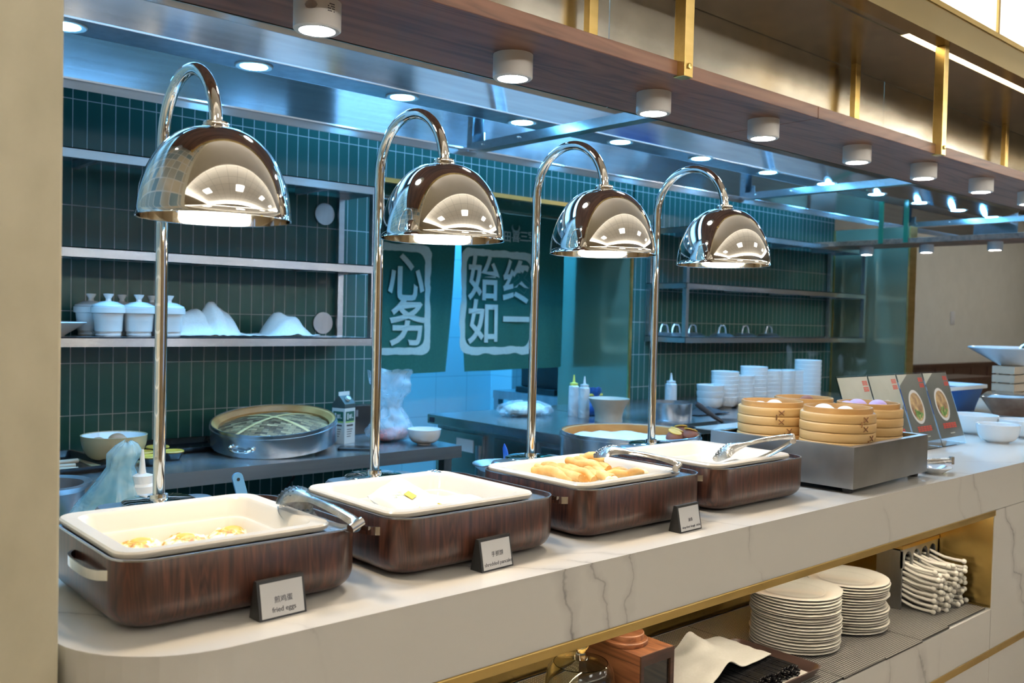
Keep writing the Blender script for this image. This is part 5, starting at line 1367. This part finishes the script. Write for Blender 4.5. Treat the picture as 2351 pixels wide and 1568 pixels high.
for k, (px, py) in enumerate(((160, 1064), (152, 1072), (158, 1080))):
    q = at_z(px, py, TT+.012)
    b = B(); b.tube([(-.06, 0, 0), (-.055, 0, 0), (.028, 0, 0), (.03, 0, 0)], [.006, .008, .008, .006], 10)
    tag(b.obj('dough_finger', 'crate', loc=(q.x+.005, q.y+.02, TT+.012+.004*(k == 0)), rotz=(.1, -.15, -.35)[k]), ('upper', 'middle', 'lowest')[k]+' dough finger on the tray beside the pillar', 'dough finger', 'dough fingers on the black tray')
# carton
p = at_z(788, 1021, TT)
KS = .92
t = thing('milk_carton', 'white gable top carton with dark green label on the left table', 'carton', (p.x+.03, p.y+.05, TT), .33)
t.scale = (KS, KS, KS)
s_ = .0375
B().box(-s_, s_, -s_, s_, 0, .165).obj('body', 'carton', t, smooth=False)
b = B(); b.loft([[(-s_, -s_, .1655), (s_, -s_, .1655), (s_, s_, .1655), (-s_, s_, .1655)], [(-s_, -s_, .185), (s_, -s_, .185), (s_, s_, .185), (-s_, s_, .185)], [(-s_, -.003, .222), (s_, -.003, .222), (s_, .003, .222), (-s_, .003, .222)]])
b.obj('gable_top', 'cartontop', t, smooth=False)
B().box(-s_, s_, -.002, .002, .222, .240).obj('top_seam', 'carton', t, smooth=False)
B().lathe([(0, 0), (.012, 0), (.012, .012), (0, .012)], 16).xf(Matrix.Translation((0, -.02, .205)) @ Matrix.Rotation(.75, 4, 'X')).obj('cap', 'carton', t)
for side in (0, 1):
    mt = Matrix.Identity(4) if side == 0 else Matrix.Rotation(-PI/2, 4, 'Z')
    l = B().box(-.030, .030, -s_-.0009, -s_-.0002, .105, .150).xf(mt).obj('label', 'leafgreen', t, smooth=False)
    B().box(-.030, .030, -s_-.001, -s_-.0003, .099, .104).xf(mt).obj('lime_stripe', 'lime', l, smooth=False)
    b = B(); b.box(-.02, -.012, -s_-.0016, -s_-.001, .113, .142); b.box(-.006, .004, -s_-.0016, -s_-.001, .118, .136); b.box(.008, .012, -s_-.0016, -s_-.001, .118, .138); b.box(.015, .022, -s_-.0016, -s_-.001, .118, .122)
    b.xf(mt).obj('white_mark', 'carton', l, smooth=False)
    b = B(); b.box(-.022, .022, -s_-.0009, -s_-.0002, .082, .089)
    for k in range(4): b.box(-.02, .018-.004*k, -s_-.0009, -s_-.0002, .066-.011*k, .069-.011*k)
    b.xf(mt).obj('small_print', 'darkgrey', t, smooth=False)
p = at_z(768, 1028, TT); o = bowl('small_bowl', .05, .062, 'white', (p.x+.04, p.y+.14, TT), 'small white cup bowl between the big steamer and the carton')
t = thing('tablet_box', 'black box standing behind the carton on the left table', 'box', (2.245, 3.62, TT), .1)
B().box(-.09, .10, -.02, .02, 0, .135, .003).obj('body', 'black', t, smooth=False); B().box(.0, .012, -.0215, -.0205, .085, .115).obj('silver_catch', 'steel_d', t, smooth=False)
p = at_z(825, 1036, TT); t = thing('mobile_phone', 'black phone lying flat at the table edge by the second lamp pole', 'phone', (p.x+.02, p.y+.05, TT), .9)
B().loft([rrz(.075, .15, .012, 0), rrz(.078, .153, .013, .003), rrz(.078, .153, .013, .008), rrz(.074, .149, .012, .010)]).obj('body', 'black', t)
B().loft([rrz(.066, .14, .010, .0102), rrz(.066, .14, .010, .0106)]).obj('screen', 'blackgloss', t)
# clear bag of meat
def bag(name, label, loc, prof, seed, mat, rough=.16, seg=48, parts=True, cat='bag', sx=1, sy=1):
    b = B(); R = []
    for r, z in prof:
        row = []
        for i in range(seg):
            a = 2*PI*i/seg; f = 1+rough*noise.noise(Vector((math.cos(a)*2.2+seed, math.sin(a)*2.2, z*16)))*2+rough*.8*noise.noise(Vector((math.cos(a)*6, math.sin(a)*6+seed, z*30)))
            row.append((sx*r*f*math.cos(a), sy*r*f*math.sin(a), z+.008*noise.noise(Vector((math.cos(a)*3, math.sin(a)*3, seed+z*9)))*(1 if z > .02 else 0)))
        R.append(row)
    b.loft(R, True, False)
    t = thing(name, label, cat, loc)
    b.obj('bag_film', mat, t, ang=80); return t
def dens(pr, n=5):
    out = []
    for (a, b_), (c, d) in zip(pr, pr[1:]):
        for k in range(n): out.append((a+(c-a)*k/n, b_+(d-b_)*k/n))
    return out+[pr[-1]]
p = at_z(895, 1022, TT)
t = bag('plastic_bag', 'clear plastic bag of pink meat with a twisted neck on the table corner', (2.275, 3.36, TT), dens([(.05, .001), (.095, .02), (.10, .06), (.075, .11), (.042, .15), (.05, .19), (.085, .25), (.095, .31)], 5), 2.0, 'baglt', .17)
for dx, dy, r, lb in ((-.03, -.01, .045, ''), (.03, .0, .05, ''), (0, .03, .04, '')): B().ball((dx, dy, r*.62), r, 1.1, 1, .6).obj('meat_piece', 'meat', t)
p = at_z(982, 1022, TT); bowl('small_bowl', .072, .066, 'white', (p.x+.01, p.y+.04, TT), 'white bowl wrapped in film at the right corner of the left table', None, .42)

# ================================================================== ON THE LOW BENCH BEHIND THE COUNTER
BT_ = BZ+.0006
t = bag('vegetable_bag', 'thin blue plastic bag of leafy greens standing behind the first warmer', (at_y(250, 1150, 2.09).x, 2.085, BT_), dens([(.06, .001), (.085, .03), (.095, .08), (.088, .12), (.066, .165), (.04, .21), (.026, .245), (.030, .275), (.018, .295), (.006, .302)], 4), 6.0, 'bagblue', .11, sx=1.15)
bg_ = [c for c in t.children][0]
for v in bg_.data.vertices:
    z = v.co.z; v.co.x += .055*max(0, (z-.12)/.25)**1.3
for dx, dy, r in ((-.04, 0, .055), (.035, -.02, .055), (.0, .02, .07), (.055, .01, .042), (-.01, -.03, .05)): B().ball((dx, dy, r*.8+.004), r, 1, .85, .8).obj('greens', 'veg', t)
def squeeze(loc, r, h, label, filmm, capm, liquid, lh, group='squeeze bottles'):
    t = thing('squeeze_bottle', label, 'bottle', loc, 0, group)
    B().lathe([(0, 0), (r, 0), (r+.001, .003), (r, h*.62), (r*.98, h*.64), (r, h*.66), (r*.97, h*.72), (r*.72, h*.745), (r*.70, h*.745)], 32).obj('bottle', filmm, t)
    B().lathe([(r*.74, h*.73), (r*.78, h*.735), (r*.78, h*.80), (r*.3, h*.815), (r*.24, h*.85), (r*.10, h), (0, h)], 28).obj('nozzle_cap', capm, t)
    if liquid: B().lathe([(0, .003), (r*.93, .003), (r*.93, lh), (0, lh)], 28).obj('sauce', liquid, t)
    return t
p = at_y(326, 1140, 2.06); squeeze((p.x, 2.06, BT_), .029, .285, 'empty frosted squeeze bottle standing left of the first lamp pole', 'frost', 'frost', None, 0)
p = at_y(146, 1100, 2.29); tag(B().lathe([(0, 0), (.075, 0), (.08, .01), (.082, .17), (.098, .185), (.098, .19), (.08, .186), (.077, .012), (0, .006)], 40).obj('steel_pot', 'steel_d', loc=(p.x-.035, 2.30, BT_)), 'steel pot beside the pillar behind the first warmer', 'pot')
p = at_y(1152, 1064, 2.10); pot_x = p.x
tag(B().lathe([(0, 0), (.06, 0), (.066, .01), (.066, .13), (.09, .148), (.09, .151), (.064, .136), (.062, .012), (0, .006)], 40).obj('steel_pot', 'steel_d', loc=(p.x, 2.1, BT_)), 'small steel pot with a blue brush behind the third warmer', 'pot')
t = thing('pastry_brush', 'bright blue brush handle standing in the small steel pot', 'brush', (pot_x+.006, 2.09, BT_+.012))
B().tube([(.02, 0, .0), (.012, 0, .10), (.004, 0, .15), (-.003, 0, .185), (-.006, 0, .20)], [.008, .009, .013, .010, .002], 10, flat=.4).obj('handle', 'bluetool', t)
p = at_y(598, 1135, 2.03); t = thing('blue_spatula', 'light blue spatula handle with a hanging hole behind the first warmer', 'spatula', (p.x, 2.03, BT_))
b = B(); b.prism_y([(x_, z_) for x_, z_ in rr(.026, .226, .012, 5, 0, .113)], -.003, .003); b.xf(Matrix.Rotation(-.28, 4, 'Y')); b.obj('handle', 'bluegrey', t, smooth=False)
B().lathe([(0, 0), (.004, 0), (.004, .0008), (0, .0008)], 12).xf(Matrix.Rotation(-.28, 4, 'Y') @ Matrix.Translation((0, -.0032, .210)) @ Matrix.Rotation(PI/2, 4, 'X')).obj('hanging_hole', 'black', t)
p = at_y(1330, 1045, 2.12); t = thing('wooden_spatula', 'pale flat scraper handle lying on the bench behind the third warmer', 'spatula', (p.x, 2.13, BT_+.125), -.1)
B().box(-.06, .07, -.012, .012, -.006, .006, .005).obj('handle', 'crate', t)
B().box(.0705, .13, -.01, .03, -.002, .0, 0).obj('blade', 'steel_d', t, smooth=False)
B().box(-.02, .10, .0125, .06, -.1255, .004).obj('rest_block', 'steel_d', t, smooth=False)

# big steamers on the bench
def steamer_pot(cx, cy, R_, h, label, z):
    t = thing('steamer_pot', label, 'steamer', (cx, cy, z), 0)
    B().lathe([(0, 0), (R_, 0), (R_, h-.022), (R_+.004, h-.021), (R_+.004, h-.012), (R_-.001, h-.011), (R_-.001, h), (R_-.004, h+.001), (R_-.005, h-.04)], 72).obj('ring', 'steel', t)
    return t
c = Vector((2.44, 2.15))
st = steamer_pot(2.50, 2.17, .250, BZ and (ZC-.402-BT_), 'large steel steamer lined with bamboo holding sweet potatoes behind the warmers', BT_)
hh = ZC-.402-BT_
B().lathe([(.2445, hh-.002), (.236, hh-.004), (.236, hh-.034), (0, hh-.036)], 64).obj('bamboo_lining', 'bamboo_d', st)
def cl(u, v):
    a = 2*PI*u; q = .02+.98*v; r = q*.20*(1+.12*noise.noise(Vector((math.cos(a)*2, math.sin(a)*2, 3)))); x, y = r*math.cos(a)-.04, r*math.sin(a)
    return (x, y, hh-.026+.014*(1-q**3)+.010*noise.noise(Vector((x*18, y*18, 1))))
tag(B().sheet(48, 14, cl).obj('steaming_cloth', 'cloth', loc=(2.50, 2.17, BT_), ang=80), 'damp white steaming cloth inside the large steel steamer', 'cloth')
for k, (dx, dy, lb) in enumerate(((.05, -.16, 'cut sweet potato at the left of the large steamer'), (.11, -.12, 'sweet potato with an orange end in the large steamer'), (.14, -.16, 'round cut sweet potato facing up in the large steamer'), (.19, -.08, 'thin sweet potato slice at the right of the large steamer'))):
    t = thing('sweet_potato', lb, 'sweet potato', (2.50+dx, 2.17+dy, BT_+hh-.034), k*.8, 'sweet potatoes in the large steamer')
    B().ball((0, 0, .026), .028, 1.15, 1, .85, 18, 12).obj('skin', 'sweetskin', t)
    B().lathe([(0, .004), (.024, 0), (.024, -.003), (0, -.003)], 20).xf(Matrix.Translation((0, -.004, .048)) @ Matrix.Rotation(.35, 4, 'X')).obj('cut_face', 'sweet', t)
st = thing('steel_pot', 'wide steel pot with a looped handle behind the large steamer', 'pot', (3.12, 2.50, 0))
zz = ZC-.56
B().box(-.2, .2, -.075, .15, .78, zz-.0005).obj('burner', 'steel_d', st, smooth=False)
B().lathe([(0, zz), (.118, zz), (.12, zz+.005), (.12, zz+.10), (.123, zz+.102), (.118, zz+.103), (.116, zz+.01), (0, zz+.008)], 56).obj('body', 'steel', st)
B().tube([(.118, -.02, zz+.085), (.15, -.035, zz+.082), (.165, 0, zz+.07), (.15, .035, zz+.06), (.118, .02, zz+.06)], .005, 8).obj('handle', 'chrome', st)
tag(B().lathe([(0, 0), (.105, 0), (.107, .005), (.107, .085), (.11, .087), (.105, .088), (.103, .01), (0, .008)], 56).obj('steel_pot', 'steel', loc=(3.67, 2.92, fz)), 'shiny steel pot in front of the stacked bowls', 'pot')

# ================================================================== ON THE FRIDGE TOP AND RIGHT BENCH
FZ = fz+.0006
p = at_z(1190, 948, FZ); t = bag('dough_package', 'plastic wrapped lump of pale dough on the refrigerated counter', (3.13, 3.42, FZ), dens([(.10, .001), (.125, .02), (.115, .05), (.07, .07), (.02, .076)], 4), 9.0, 'baglt', .12, sx=1.25, sy=.9)
B().ball((0, 0, .034), .1, 1.2, .85, .34).obj('dough', 'doughbag', t)
def onb(px, py): return at_z(px, py, FZ)
p = onb(1316, 955); squeeze((p.x, p.y, FZ), .026, .21, 'squeeze bottle with yellow cap on the refrigerated counter', 'frost', 'yolk', 'sauce', .06)
p = onb(1340, 960); squeeze((p.x, p.y, FZ), .027, .21, 'squeeze bottle with clear cap and dark sauce beside the yellow capped one', 'frost', 'frost', 'soy', .075)
p = onb(1556, 950); squeeze((p.x, p.y+.05, FZ), .031, .215, 'squeeze bottle with dark sauce in front of the right green tiles', 'frost', 'frost', 'soy', .06)
p = onb(1405, 970); tag(B().lathe([(0, 0), (.068, 0), (.066, .02), (.072, .055), (.098, .105), (.10, .112), (.094, .108), (.066, .05), (.06, .015), (0, .012)], 44).obj('stone_bowl', 'stoneware', loc=(p.x+.03, p.y+.05, FZ)), 'stained stoneware mortar bowl on the refrigerated counter', 'bowl')
p = onb(1385, 955); t = bag('blue_bag', 'dark blue bag closed with a yellow clip behind the stoneware bowl', (p.x, p.y+.06, FZ), dens([(.05, .001), (.062, .03), (.045, .075), (.018, .10), (.03, .12), (.032, .14)], 4), 12.0, 'blueplastic', .15)
B().box(-.055, .05, -.008, .008, .098, .110, .003).obj('yellow_clip', 'yolk', t)
# stacked bowls
bsrc = None
def bowl_stack(px, py, n, r, where, dz=.026, tilt=0):
    global bsrc
    p = onb(px, py); 
    for k in range(n):
        lb = 'white bowl, %s of the stack %s' % (ORD[n-1-k], where)
        loc = (p.x+tilt*k*.004, p.y+.04, FZ+k*dz)
        if bsrc is None: bsrc = bowl('stacked_bowl', .074, .062, 'white', loc, lb, 'stacked bowls on the right bench', .55)
        else:
            o = dup(bsrc, loc, label=lb); o.scale = (r/.074,)*3
bowl_stack(1643, 940, 3, .078, 'at the left end, the lowest one', .036)
for i, (px, py, n, w_) in enumerate(((1676, 937, 7, 'second from the left'), (1712, 935, 6, 'third from the left'), (1742, 933, 8, 'fourth from the left'), (1775, 931, 7, 'fifth from the left'), (1806, 930, 7, 'sixth from the left'), (1836, 929, 7, 'seventh from the left'))):
    bowl_stack(px, py, n, .080, w_, .024)
bowl_stack(1866, 930, 9, .080, 'at the right end, tallest', .026)
crumple('cloth', 'dark crumpled cloth in front of the lowest bowl stack', 'cloth', .28, .14, .05, (onb(1620, 950).x, onb(1620, 950).y, FZ), 'darkgrey', 8.1, None, [(0, 0, (.13, .07), .035)])
p = onb(1700, 940); t = thing('pan_handle', 'dark pan handle sticking up behind the bamboo steamers', 'pan', (3.70, 2.55, 0))
t.name = 'saucepan'; B().lathe([(0, ZC-.545), (.08, ZC-.545), (.085, ZC-.54), (.085, ZC-.47), (.08, ZC-.47), (.08, ZC-.535), (0, ZC-.535)], 40).obj('body', 'steel_d', t)
B().tube([(-.08, .02, ZC-.475), (-.12, .04, ZC-.45), (-.19, .07, ZC-.40), (-.21, .08, ZC-.385)], [.009, .011, .014, .011], 10).obj('handle', 'darkgrey', t)
B().cyl(.085, 0, ZC-.546, 24).obj('stand', 'steel_d', t)
